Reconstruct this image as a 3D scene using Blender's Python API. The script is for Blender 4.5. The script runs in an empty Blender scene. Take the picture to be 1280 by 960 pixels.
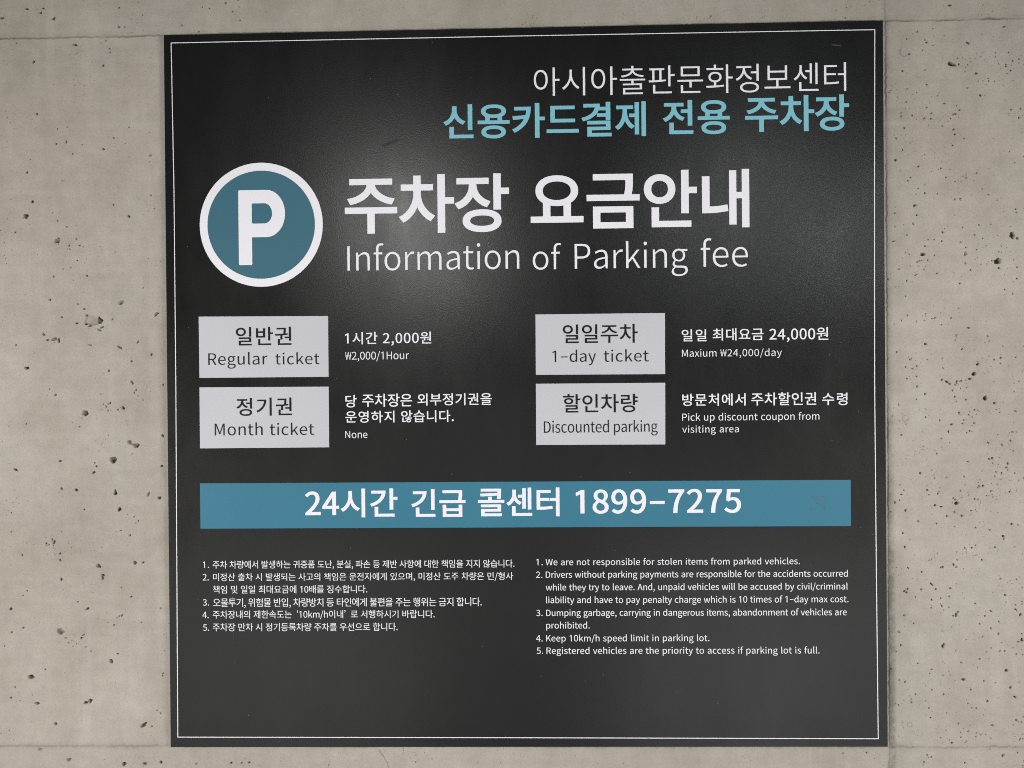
import bpy, math, random
import numpy as np
from mathutils import Matrix, Vector
from mathutils.geometry import delaunay_2d_cdt

S = bpy.context.scene
COL = S.collection
rnd = random.Random(7)

# ------------------------------------------------------------------ camera
# World: x right, z up, the sign's face in the plane y = 0, camera on the -y side. Metres.
FPX = 890.0
ROT = (0.0028, 0.0197, -0.0093)
TRA = (0.0179, 0.0065, 1.1893)


def rot_matrix(rx, ry, rz):
    c, s = math.cos, math.sin
    Rx = np.array([[1, 0, 0], [0, c(rx), -s(rx)], [0, s(rx), c(rx)]])
    Ry = np.array([[c(ry), 0, s(ry)], [0, 1, 0], [-s(ry), 0, c(ry)]])
    Rz = np.array([[c(rz), -s(rz), 0], [s(rz), c(rz), 0], [0, 0, 1]])
    return Rz @ Ry @ Rx


R = rot_matrix(*ROT)
CAM = -R.T @ np.array(TRA)


def at(u, v, y=0.0):
    """photo measurement -> (x, z) on the vertical plane at depth y (used to survey the sign and the wall)."""
    d = R.T @ np.array([(u - 640) / FPX, (v - 480) / FPX, 1.0])
    k = (y - CAM[2]) / d[2]
    p = CAM + k * d
    return p[0], -p[1]


def conv(v):
    return Vector((v[0], v[2], -v[1]))


cam = bpy.data.cameras.new('camera')
cam.sensor_width = 36.0
cam.lens = 36.0 * FPX / 1280.0
cam.clip_start = 0.02
cam.clip_end = 200
cam_o = bpy.data.objects.new('camera', cam)
COL.objects.link(cam_o)
M = Matrix((conv(R[0]), -conv(R[1]), -conv(R[2]))).transposed().to_4x4()
M.translation = conv(CAM)
cam_o.matrix_world = M
S.camera = cam_o

# ------------------------------------------------------------------ world, lamps, exposure
W = bpy.data.worlds.new('World')
S.world = W
W.use_nodes = True
W.node_tree.nodes['Background'].inputs['Color'].default_value = (0.95, 0.97, 1.0, 1)
W.node_tree.nodes['Background'].inputs['Strength'].default_value = 0.07
S.view_settings.view_transform = 'Standard'
S.view_settings.look = 'None'
S.view_settings.exposure = 0.0
S.view_settings.gamma = 1.0
S.cycles.filter_width = 1.0
S.cycles.use_adaptive_sampling = False
S.cycles.use_denoising = False


def area_lamp(name, loc, target, sx, sy, watts, color, spread=180):
    l = bpy.data.lights.new(name, 'AREA')
    l.shape = 'RECTANGLE'
    l.size, l.size_y = sx, sy
    l.energy = watts
    l.color = color
    l.spread = math.radians(spread)
    o = bpy.data.objects.new(name, l)
    COL.objects.link(o)
    o.location = loc
    o.rotation_euler = (Vector(target) - Vector(loc)).to_track_quat('-Z', 'Y').to_euler()
    return o


# two fluorescent fixtures under the garage ceiling behind the viewer, running away from the wall
area_lamp('ceiling_lamp', (-1.27, -7.3, 1.74), (-1.27, -7.3, 0), 0.26, 3.6, 260, (1.0, 0.99, 0.98))
area_lamp('ceiling_lamp', (2.25, -7.4, 2.08), (2.25, -7.4, 0), 0.30, 3.0, 85, (0.97, 0.99, 1.0))
area_lamp('ceiling_lamp', (3.95, -7.4, 1.70), (3.95, -7.4, 0), 0.40, 3.2, 120, (0.97, 0.99, 1.0))
# unseen fill lamps added low at both sides; the rest stand for floor bounce
area_lamp('side_fill', (-3.1, -1.75, -0.50), (0, 0, -0.14), 1.2, 1.1, 15.6, (1.0, 0.96, 0.885), 66)
area_lamp('side_fill', (3.1, -1.75, -0.50), (0, 0, -0.14), 1.2, 1.1, 14.6, (1.0, 0.965, 0.905), 66)
area_lamp('floor_bounce', (0.0, -4.0, -1.7), (0, 0, -1.7), 5.0, 3.0, 22, (1.0, 0.99, 0.98))
area_lamp('floor_bounce', (-2.0, -3.9, -2.15), (-2.0, 0, -2.15), 2.4, 1.8, 11, (1.0, 0.98, 0.96))
area_lamp('floor_bounce', (2.0, -3.9, -2.15), (2.0, 0, -2.15), 2.6, 1.9, 16, (1.0, 1.0, 1.0))

# ------------------------------------------------------------------ helpers


def mesh_obj(name, verts, faces, mat, parent=None, smooth=False):
    me = bpy.data.meshes.new(name)
    me.from_pydata([tuple(v) for v in verts], [], [tuple(f) for f in faces])
    me.materials.append(mat)
    if smooth:
        for p in me.polygons:
            p.use_smooth = True
    me.update()
    o = bpy.data.objects.new(name, me)
    COL.objects.link(o)
    if parent is not None:
        o.parent = parent
    return o


def node_mat(name):
    m = bpy.data.materials.new(name)
    m.use_nodes = True
    nt = m.node_tree
    b = nt.nodes['Principled BSDF']
    return m, nt, b


def N(nt, kind, **kw):
    n = nt.nodes.new(kind)
    for k, v in kw.items():
        if hasattr(n, k) and k not in n.inputs:
            setattr(n, k, v)
        else:
            n.inputs[k].default_value = v
    return n


def ramp(nt, src, stops):
    r = nt.nodes.new('ShaderNodeValToRGB')
    e = r.color_ramp.elements
    while len(e) < len(stops):
        e.new(0.5)
    for el, (p, c) in zip(e, stops):
        el.position = p
        el.color = (c[0], c[1], c[2], 1) if len(c) == 3 else c
    nt.links.new(src, r.inputs['Fac'])
    return r.outputs['Color']


def mix(nt, a, b, fac, mode='MIX'):
    m = nt.nodes.new('ShaderNodeMix')
    m.data_type = 'RGBA'
    m.blend_type = mode
    for sock, v in ((m.inputs[0], fac), (m.inputs[6], a), (m.inputs[7], b)):
        if hasattr(v, 'links'):
            nt.links.new(v, sock)
        elif isinstance(v, (int, float)):
            sock.default_value = v
        else:
            sock.default_value = (v[0], v[1], v[2], 1)
    return m.outputs[2]


def objco(nt, scale=(1, 1, 1)):
    tc = nt.nodes.new('ShaderNodeTexCoord')
    mp = nt.nodes.new('ShaderNodeMapping')
    mp.inputs['Scale'].default_value = scale
    nt.links.new(tc.outputs['Object'], mp.inputs['Vector'])
    return mp.outputs['Vector']


def noise(nt, vec, scale, detail=4, rough=0.55):
    n = N(nt, 'ShaderNodeTexNoise', Scale=scale, Detail=detail, Roughness=rough)
    nt.links.new(vec, n.inputs['Vector'])
    return n.outputs['Fac']


def sheet_mat(name, color, rough=0.36, grain=0.10, spec=0.5, var=0.03, dust=False):
    """printed film on the board: an even ink under a matt, finely pebbled laminate."""
    m, nt, b = node_mat(name)
    v = objco(nt)
    big = noise(nt, v, 5.0, 3)
    lo = tuple(c * (1 - var) for c in color)
    hi = tuple(min(1, c * (1 + var)) for c in color)
    nt.links.new(ramp(nt, big, [(0.3, lo), (0.7, hi)]), b.inputs['Base Color'])
    fine = noise(nt, v, 620.0, 2, 0.6)
    r = N(nt, 'ShaderNodeMapRange')
    nt.links.new(fine, r.inputs['Value'])
    r.inputs['To Min'].default_value = rough - 0.05
    r.inputs['To Max'].default_value = rough + 0.05
    nt.links.new(r.outputs['Result'], b.inputs['Roughness'])
    if dust:
        # hand and wipe marks: the laminate is a little duller or glossier in broad slanting patches
        wipe = noise(nt, objco(nt, (7.0, 1.0, 3.0)), 1.6, 5, 0.65)
        wr = N(nt, 'ShaderNodeMapRange')
        nt.links.new(wipe, wr.inputs['Value'])
        wr.inputs['From Min'].default_value = 0.3
        wr.inputs['From Max'].default_value = 0.7
        wr.inputs['To Min'].default_value = -0.035
        wr.inputs['To Max'].default_value = 0.035
        ad = N(nt, 'ShaderNodeMath', operation='ADD')
        nt.links.new(r.outputs['Result'], ad.inputs[0])
        nt.links.new(wr.outputs['Result'], ad.inputs[1])
        nt.links.new(ad.outputs[0], b.inputs['Roughness'])
    b.inputs['Specular IOR Level'].default_value = spec
    bp = N(nt, 'ShaderNodeBump', Strength=grain, Distance=0.0008)
    nt.links.new(fine, bp.inputs['Height'])
    nt.links.new(bp.outputs['Normal'], b.inputs['Normal'])
    if dust:
        # scattered pale dust flecks
        vo = N(nt, 'ShaderNodeTexVoronoi', Scale=38.0)
        nt.links.new(v, vo.inputs['Vector'])
        lt = N(nt, 'ShaderNodeMath', operation='LESS_THAN')
        nt.links.new(vo.outputs['Distance'], lt.inputs[0])
        lt.inputs[1].default_value = 0.022
        src = b.inputs['Base Color'].links[0].from_socket
        nt.links.new(mix(nt, src, (0.16, 0.16, 0.16), lt.outputs[0]), b.inputs['Base Color'])
    return m


BLACK = sheet_mat('black_laminate', (0.0030, 0.0034, 0.0033), 0.265, 0.13, 0.5, 0.1, True)
WHITE = sheet_mat('white_vinyl', (0.74, 0.745, 0.81), 0.40, 0.12, 0.4, 0.015)
PLATE = sheet_mat('pale_grey_vinyl', (0.475, 0.482, 0.535), 0.45, 0.12, 0.3, 0.02)
TEAL = sheet_mat('teal_vinyl', (0.036, 0.166, 0.250), 0.45, 0.12, 0.25, 0.03)
TEAL_DEEP = sheet_mat('deep_teal_vinyl', (0.040, 0.130, 0.184), 0.45, 0.12, 0.25, 0.03)
CYAN = sheet_mat('light_teal_vinyl', (0.185, 0.47, 0.57), 0.45, 0.12, 0.25, 0.02)
INK = sheet_mat('black_ink', (0.006, 0.006, 0.008), 0.40, 0.05, 0.22, 0.05)
EDGE = sheet_mat('board_core', (0.30, 0.30, 0.30), 0.6, 0.1, 0.3, 0.05)
SCUFF = sheet_mat('dull_scuff', (0.0035, 0.0035, 0.0035), 0.345, 0.1, 0.42, 0.1)
SMEAR = sheet_mat('grey_smear', (0.045, 0.045, 0.046), 0.4, 0.1, 0.3, 0.1)
SMUDGE = sheet_mat('teal_smudge', (0.045, 0.150, 0.215), 0.45, 0.1, 0.3, 0.1)


def concrete_mat():
    m, nt, b = node_mat('cast_concrete')
    v = objco(nt)
    big = noise(nt, v, 2.6, 5, 0.6)
    base = ramp(nt, big, [(0.30, (0.318, 0.292, 0.256)), (0.52, (0.365, 0.337, 0.299)), (0.75, (0.415, 0.385, 0.345))])
    cool = noise(nt, objco(nt, (1.0, 1.0, 0.7)), 5.5, 4, 0.6)
    coolf = ramp(nt, cool, [(0.52, (0, 0, 0)), (0.78, (1, 1, 1))])
    base = mix(nt, base, (0.350, 0.336, 0.312), coolf)
    # faint horizontal drag marks and vertical runs left by the forms
    hs = noise(nt, objco(nt, (1.0, 1.0, 14.0)), 6.0, 4, 0.6)
    base = mix(nt, base, ramp(nt, hs, [(0.35, (0.95, 0.95, 0.95)), (0.65, (1.03, 1.03, 1.03))]), 0.45, 'MULTIPLY')
    vs = noise(nt, objco(nt, (16.0, 1.0, 0.8)), 3.0, 4, 0.6)
    base = mix(nt, base, ramp(nt, vs, [(0.35, (0.95, 0.95, 0.95)), (0.65, (1.04, 1.04, 1.04))]), 0.4, 'MULTIPLY')
    cloud = noise(nt, objco(nt, (1.0, 1.0, 0.75)), 8.5, 5, 0.62)
    base = mix(nt, base, ramp(nt, cloud, [(0.32, (0.91, 0.90, 0.88)), (0.5, (1.0, 1.0, 1.0)), (0.68, (1.06, 1.065, 1.07))]), 0.8, 'MULTIPLY')
    mid = noise(nt, v, 42.0, 5, 0.65)
    base = mix(nt, base, ramp(nt, mid, [(0.3, (0.92, 0.92, 0.91)), (0.7, (1.06, 1.06, 1.06))]), 0.8, 'MULTIPLY')
    fine = noise(nt, v, 420.0, 3, 0.7)
    base = mix(nt, base, ramp(nt, fine, [(0.25, (0.84, 0.84, 0.83)), (0.5, (1, 1, 1)), (0.8, (1.10, 1.10, 1.10))]), 0.8, 'MULTIPLY')
    # pin-prick specks: dirt and tiniest pits, the pits' shade painted as colour
    vo = N(nt, 'ShaderNodeTexVoronoi', Scale=150.0)
    nt.links.new(v, vo.inputs['Vector'])
    gate = noise(nt, v, 14.0, 3, 0.6)
    th = N(nt, 'ShaderNodeMapRange')
    nt.links.new(gate, th.inputs['Value'])
    th.inputs['From Min'].default_value = 0.42
    th.inputs['From Max'].default_value = 0.75
    th.inputs['To Min'].default_value = 0.0
    th.inputs['To Max'].default_value = 0.17
    lt = N(nt, 'ShaderNodeMath', operation='LESS_THAN')
    nt.links.new(vo.outputs['Distance'], lt.inputs[0])
    nt.links.new(th.outputs['Result'], lt.inputs[1])
    base = mix(nt, base, (0.10, 0.092, 0.082), lt.outputs[0])
    # layers carried by the mesh: blow-hole shade painted as colour, dark joints, sandy seam stains
    g = N(nt, 'ShaderNodeAttribute', attribute_name='shade_grime')
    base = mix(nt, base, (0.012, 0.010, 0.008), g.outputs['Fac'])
    s = N(nt, 'ShaderNodeAttribute', attribute_name='stain')
    base = mix(nt, base, (0.135, 0.132, 0.105), s.outputs['Fac'])
    l = N(nt, 'ShaderNodeAttribute', attribute_name='lime')
    base = mix(nt, base, (0.47, 0.45, 0.42), l.outputs['Fac'])
    nt.links.new(base, b.inputs['Base Color'])
    b.inputs['Roughness'].default_value = 0.82
    b.inputs['Specular IOR Level'].default_value = 0.25
    bp = N(nt, 'ShaderNodeBump', Strength=0.35, Distance=0.0012)
    nt.links.new(fine, bp.inputs['Height'])
    bp2 = N(nt, 'ShaderNodeBump', Strength=0.25, Distance=0.004)
    nt.links.new(mid, bp2.inputs['Height'])
    nt.links.new(bp.outputs['Normal'], bp2.inputs['Normal'])
    nt.links.new(bp2.outputs['Normal'], b.inputs['Normal'])
    return m


CONCRETE = concrete_mat()

# ------------------------------------------------------------------ the cast concrete wall, with real blow-holes
WY = 0.0048          # the wall's face lies behind the board
# surveyed blow-holes: photo x, photo y, radius, squash, turn (deg), depth factor
PITS = [
    (31.7,270,3.6,0.8,60,0.9), (71.2,300.5,3.9,0.85,20,0.7), (160.7,270,2.0,0.72,139,0.91), (113.6,400,8.2,0.95,0,0.22), (107.5,394,1.5,0.92,121,1.13),
    (107,405,1.8,0.67,3,1.26), (112,407.5,2.2,0.5,0,1), (123.7,400.5,4.2,0.9,60,1.1), (127,409,2.6,0.4,20,1), (124,412.5,3.4,0.35,160,0.5),
    (151,378,4,0.5,30,0.6), (33,460,3.2,0.55,170,1.1), (59,425,2,0.6,0,1), (67,424,4.5,0.35,15,0.6), (73,425.5,3,0.45,100,0.8),
    (54,418,2,0.79,141,0.96), (195,392.5,3.4,0.5,50,0.7), (189,443,2.2,0.5,80,1), (164,451.5,1.4,0.95,120,1.09), (135.5,463.5,1.6,0.81,101,1.14),
    (97,380,1.3,0.7,162,0.92), (105,386,1.8,0.5,0,1), (62,374.5,1.5,0.93,99,1.18), (77,396.5,1.4,0.85,16,0.92), (95.5,404,2,0.5,30,1),
    (140,399,1.8,0.45,60,1), (112,431,3,0.3,160,0.5), (149,434,4,0.3,150,0.5), (172,427,2.4,0.4,60,0.7), (40,252,2,0.94,10,0.99),
    (65.5,265.5,0.9,0.66,68,1.06), (71.5,275.5,1.1,0.87,99,1.17), (86,307,1.2,0.93,101,1.18), (164.5,478,2.6,0.6,120,0.7), (106,516.5,4,0.85,45,0.8),
    (153.5,510,2.7,0.6,120,1.1), (141,575,4.4,0.9,90,0.9), (162,553,3.6,0.7,150,0.7), (166,555.5,2.6,0.6,150,0.6), (170,557,3.4,0.9,0,0.8),
    (143.7,614,2.3,0.6,90,1), (144,617,2.4,0.82,34,1.25), (149,636.7,2.8,0.75,60,0.9), (19,587.3,2.6,0.5,160,1.2), (116.7,590.7,2.1,0.68,34,1.07),
    (120.2,583,1.4,0.73,172,1.05), (74.5,576.3,2,0.6,0,1), (67,678,2.6,0.6,70,1.1), (122.7,707.7,3,0.75,140,1), (128,719.5,2.2,0.84,77,1.04),
    (168,703.7,2.4,0.9,146,1.01), (95,612.5,2,0.83,149,0.95), (199,622.5,2.7,0.6,25,0.8), (185,618,2.8,0.6,70,0.5), (203,544.5,2.4,0.5,130,1),
    (202,582.5,1.8,0.75,7,1.24), (69,493.5,1.4,0.95,171,1.16), (74.5,692,1.3,0.86,83,1.28), (74.5,700.5,1.5,0.92,145,0.9), (105,637,1.2,0.85,162,1.22),
    (27.5,694,1.3,0.82,72,0.91), (99,533.2,1.1,0.79,163,1.3), (76.5,611,1.9,0.6,120,0.8), (150.5,663.5,1.3,0.68,17,1.03), (172.5,651,1.2,0.7,75,1.04),
    (129,505,1,0.77,30,0.87), (75,789.5,4.4,0.9,20,0.6), (38.3,846.5,4.2,0.6,175,1.1), (107,878.5,2.6,0.7,0,1), (112.5,876.5,3.2,0.6,70,1),
    (46,879.5,3.2,0.5,170,1.1), (179,907,5,0.4,38,0.8), (138.4,827,2.8,0.8,140,1), (109,761.3,2.6,0.5,20,1.3), (152,769.5,1.6,0.5,60,1.2),
    (13,761.5,2,0.83,11,1.02), (76,724,2,0.7,100,1), (128,722,2.8,0.8,90,0.6), (69,905,2,0.83,141,1.25), (86,950,3.2,0.6,30,0.7),
    (155,955.5,2.8,0.94,129,0.96), (181,955,2.7,0.66,1,0.88), (28.7,785,1.4,0.83,8,1.28), (14,790.5,1.2,0.94,74,1.12), (146.6,817.5,1.4,0.7,10,1.29),
    (56,837,1.2,0.75,92,1.28), (189,908.5,1.2,0.92,96,1.02), (196,888.5,1,0.91,98,1.14), (200.5,892,1.2,0.83,143,0.9), (50,937,2.6,0.7,0,0.4),
    (201,953,2,0.94,129,0.97), (245,955,2,0.6,20,0.6), (289,954,1.6,0.84,60,1.27), (302,954,1.3,0.78,66,1.08), (311,953.5,2,0.5,10,1),
    (33.5,10.7,2.3,0.55,160,1.3), (54,10,1.9,0.55,160,1.3), (50.7,15.7,1.8,0.81,2,1.2), (67,22.7,2.4,0.75,30,1.2), (2,22,3.2,0.5,0,1),
    (148.5,33,1.6,0.95,80,0.86), (156,33.5,1,0.83,161,0.91), (94,55.5,2.5,0.6,150,0.9), (41.7,77,1.9,0.84,85,1.06), (45.5,142,1.6,0.85,90,1.12),
    (128.7,185.7,1.9,0.73,125,0.86), (187.5,193.7,2,0.8,40,0.6), (70,179.5,1.5,0.67,173,0.86), (102,180.5,1.1,0.76,160,1.06), (90.5,192,1.2,0.83,81,0.93),
    (282,3.4,1.5,0.71,94,1.23), (252.5,8.5,1.2,0.73,96,0.9), (261.5,9.7,1.1,0.89,145,1.16), (290.7,14.2,1.1,0.69,128,0.95), (227,31.2,1.2,0.89,61,1.0),
    (300,25,1,0.85,166,1.16), (248.2,38.8,1.3,0.68,82,1.28), (148.5,9.5,1.2,0.85,57,1.05), (178,18.5,1,0.91,43,0.89), (128.5,81.5,1.6,0.87,55,1.25),
    (33,215,1.6,0.79,57,1.2), (37.5,199,1,0.66,48,0.99), (142,172,1.2,0.9,147,0.93), (1189.3,79.3,4.4,0.55,165,1.1), (1194,81,2.2,0.73,164,0.89),
    (1210.7,53,2.6,0.6,150,1.2), (1187.5,6.2,2.3,0.6,0,1.1), (1221,91.2,1.7,0.84,150,0.91), (1255.7,32.7,2.4,0.4,10,0.9), (1137.5,66.7,1.5,0.74,69,1.06),
    (1158.7,52.5,1.4,0.84,74,1.04), (1226,118.7,1.6,0.77,105,0.92), (1181,128.7,1.4,0.65,159,1.29), (1194,167.5,1.4,0.78,56,0.86), (1191,181.2,1.2,0.79,169,1.19),
    (1176.5,210,1.3,0.94,139,1.0), (1274.5,146.5,1.5,0.72,17,1.24), (1120,199.5,1.7,0.94,30,1.21), (1131,159.5,1.4,0.66,177,1.08), (1183,221.2,1.2,0.71,110,1.11),
    (1127,145.5,1.2,0.65,30,0.93), (1264.5,136.7,1.2,0.74,169,0.86), (1258,82.5,1.3,0.81,13,1.27), (1266.5,75.5,1.2,0.83,87,0.91), (1274.5,73,1.1,0.94,138,1.06),
    (1147,39,1.2,0.88,90,0.95), (1134.3,110.3,1.1,0.69,30,0.93), (1159,105.3,1.2,0.89,32,1.22), (1157,87,1.1,0.65,160,1.11), (1243.5,101,1.1,0.77,69,0.96),
    (1128.5,187,1.3,0.5,90,1), (1194.5,226.5,1,0.84,133,1.04), (1135.5,225.7,1.1,0.79,0,1.24), (1247.5,326.3,4.4,0.75,30,1.1), (1265.7,293.7,4,0.75,120,0.9),
    (1272,297.5,1.8,0.88,11,0.91), (1154,317.5,3,0.75,10,1.1), (1207.5,316.7,2.7,0.8,90,0.5), (1144,256.5,2,0.67,8,1.23), (1179,290,1.6,0.68,128,1.07),
    (1218,467.3,2.7,0.85,30,1.3), (1213,473.3,2.1,0.6,20,1.2), (1222.5,455.2,2,0.6,30,1.3), (1157.5,430,1.8,0.7,0,1.3), (1178,474.5,1.7,0.7,18,1.01),
    (1184,477,2.2,0.6,150,1.2), (1187.5,479.5,1.5,0.84,150,0.99), (1142,279,1.8,0.8,90,0.5), (1252,447,1.2,0.73,84,1.04), (1251,454,1,0.69,0,1.17),
    (1169,397,1.7,0.4,35,1.2), (1165.5,398,1.1,0.76,20,1.11), (1256.5,361.5,1.2,0.66,117,1.12), (1270,261,1.1,0.88,97,1.14), (1228.7,297.5,1.2,0.66,110,0.87),
    (1201,302,1.1,0.84,179,0.99), (1117.5,301,1.6,0.5,0,1.1), (1147,327,1.1,0.94,107,1.06), (1132.5,370,1.1,0.72,137,0.97), (1201,248,1.6,0.5,0,1),
    (1119,283,1,0.83,108,0.95), (1211,409.5,2.2,0.4,170,0.9), (1196,418.5,1.2,0.69,7,1.27), (1235,420,1.4,0.5,140,1), (1203,436,1.6,0.5,50,0.8),
    (1141,461,1.5,0.4,170,1), (1134,473,1.2,0.76,143,1.21), (1274.5,476.7,1.1,0.73,118,1.16), (1146.5,268.5,1.2,0.93,169,1.23), (1168.5,319,1,0.81,96,1.15),
    (1272,333.5,1.2,0.87,144,1.09), (1119,266,1,0.89,1,1.06), (1247,250,1,0.72,99,0.87), (1232,497.7,2.9,0.85,90,1.2), (1243.7,503.7,1.9,0.68,25,1.15),
    (1190,530.3,1.6,0.76,6,1.0), (1196,629.3,2.7,0.7,20,1.2), (1194.5,624.5,1.2,0.91,6,1.23), (1254.5,670.5,1.8,0.85,178,1.28), (1255,674,1.2,0.82,22,0.87),
    (1132.5,638,1.6,0.88,130,1.09), (1148,651.5,1.8,0.7,0,0.6), (1219,624,1.3,0.72,141,1.19), (1215.3,684.8,1.3,0.93,15,1.1), (1157,492.5,1.4,0.91,46,1.22),
    (1208,499.5,1.3,0.72,46,1.14), (1236.7,573.7,1.3,0.79,179,1.19), (1205.7,595.7,1.2,0.77,94,1.12), (1171.5,567,1.1,0.93,142,1.04), (1235.5,553.2,1.5,0.67,128,0.96),
    (1265,655,1.5,0.93,41,1.04), (1179,709,1.4,0.82,148,1.15), (1192.5,706,1.6,0.81,123,0.92), (1196,709,1.3,0.77,38,0.92), (1131.5,684,1.4,0.8,123,1.26),
    (1147,483,1.4,0.81,113,1.11), (1191,488,1.6,0.5,80,1), (1270,514,1.8,0.4,140,1.1), (1199.5,515.5,1.5,0.5,20,1), (1186,539.5,1.6,0.5,110,1),
    (1266,540,1.6,0.4,0,1.1), (1253,556,1.7,0.4,130,1), (1210.7,577,1.5,0.4,0,1), (1201,613.5,1.4,0.5,120,1), (1177,633.5,2,0.4,0,1),
    (1169,631.5,1.5,0.91,34,0.97), (1127,618,1.3,0.71,149,1.08), (1129,666.5,1.2,0.93,176,1.09), (1228,700,1.2,0.88,171,1.17), (1171,654.5,1.2,0.77,149,1.11),
    (1135.5,710,1.6,0.5,130,1), (1152.5,715,1.3,0.73,55,0.99), (1146,499,1,0.73,97,0.94), (1183.5,597,1,0.82,61,0.99), (1205,849.7,2.4,0.7,10,1.3),
    (1179.5,807.5,3,0.55,70,1.2), (1195.7,768.7,2.9,0.5,75,1.2), (1198,765,1.3,0.88,36,1.04), (1258.3,838.5,2,0.86,179,1.12), (1257,744,1.5,0.79,167,1.1),
    (1165,837,1.2,0.79,18,1.24), (1165,730.5,2.6,0.35,140,1), (1131,739,1.6,0.77,11,1.06), (1135,736.5,1.4,0.72,60,1.14), (1133.5,741,1.4,0.88,17,1.28),
    (1248.5,792.5,1.3,0.91,61,1.25), (1269,871.5,2.2,0.5,160,0.9), (1263.7,859.5,1.7,0.88,35,0.93), (1235,877,1.6,0.86,9,1.25), (1180,868.3,1.3,0.73,11,0.99),
    (1241,907,2,0.4,0,0.9), (1254,944.5,2.2,0.6,40,1), (1148,829.5,1.2,0.78,21,0.9), (1124.5,850.5,1.1,0.73,74,0.87), (1202,828.5,1.4,0.5,150,1),
    (1239,764,1.8,0.5,140,0.8), (1270,762,1.8,0.5,150,0.9), (1271,818,1.2,0.79,172,1.0), (1144.5,746.5,1.2,0.66,84,1.05), (1228.5,796.5,1,0.8,53,1.14),
    (1083.5,941,1.2,0.87,125,1.03), (1054,942,1.6,0.5,0,0.7), (1145,868,1.1,0.81,30,1.25), (1163.7,897.3,1.2,0.67,110,0.9), (1198.5,905,1.1,0.92,64,0.89),
    (1276,768.5,2.2,0.5,60,1), (1278,800,2,0.93,95,1.16), (1219.5,754.5,1.2,0.76,115,0.98), (1188.5,735.5,1.3,0.85,167,1.27), (1206.5,954,1.2,0.9,27,1.19),
]
STEP = 0.0008


def spaced(fine, medium, coarse):
    """grid lines: finest where the wall is seen closest, wider apart towards its far ends"""
    a = np.arange(0, fine, STEP)
    b = np.arange(a[-1] + 0.0016, medium, 0.0016)
    c = np.arange(b[-1] + 0.006, coarse, 0.006)
    h = np.concatenate([a, b, c])
    return np.concatenate([-h[:0:-1], h])


GX, GZ = spaced(0.93, 1.20, 1.62), spaced(0.68, 0.86, 1.10)
X0, X1, Z0, Z1 = GX[0], GX[-1], GZ[0], GZ[-1]


def smooth_noise(shape, cells, seed):
    r = np.random.RandomState(seed)
    cy, cx = cells
    g = r.rand(cy + 2, cx + 2)
    yy = np.linspace(0, cy, shape[0])
    xx = np.linspace(0, cx, shape[1])
    iy = np.minimum(yy.astype(int), cy)
    ix = np.minimum(xx.astype(int), cx)
    fy = (yy - iy)[:, None]
    fx = (xx - ix)[None, :]
    fy = fy * fy * (3 - 2 * fy)
    fx = fx * fx * (3 - 2 * fx)
    a = g[iy][:, ix]
    b_ = g[iy][:, ix + 1]
    c = g[iy + 1][:, ix]
    d = g[iy + 1][:, ix + 1]
    return (a * (1 - fx) + b_ * fx) * (1 - fy) + (c * (1 - fx) + d * fx) * fy


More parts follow.
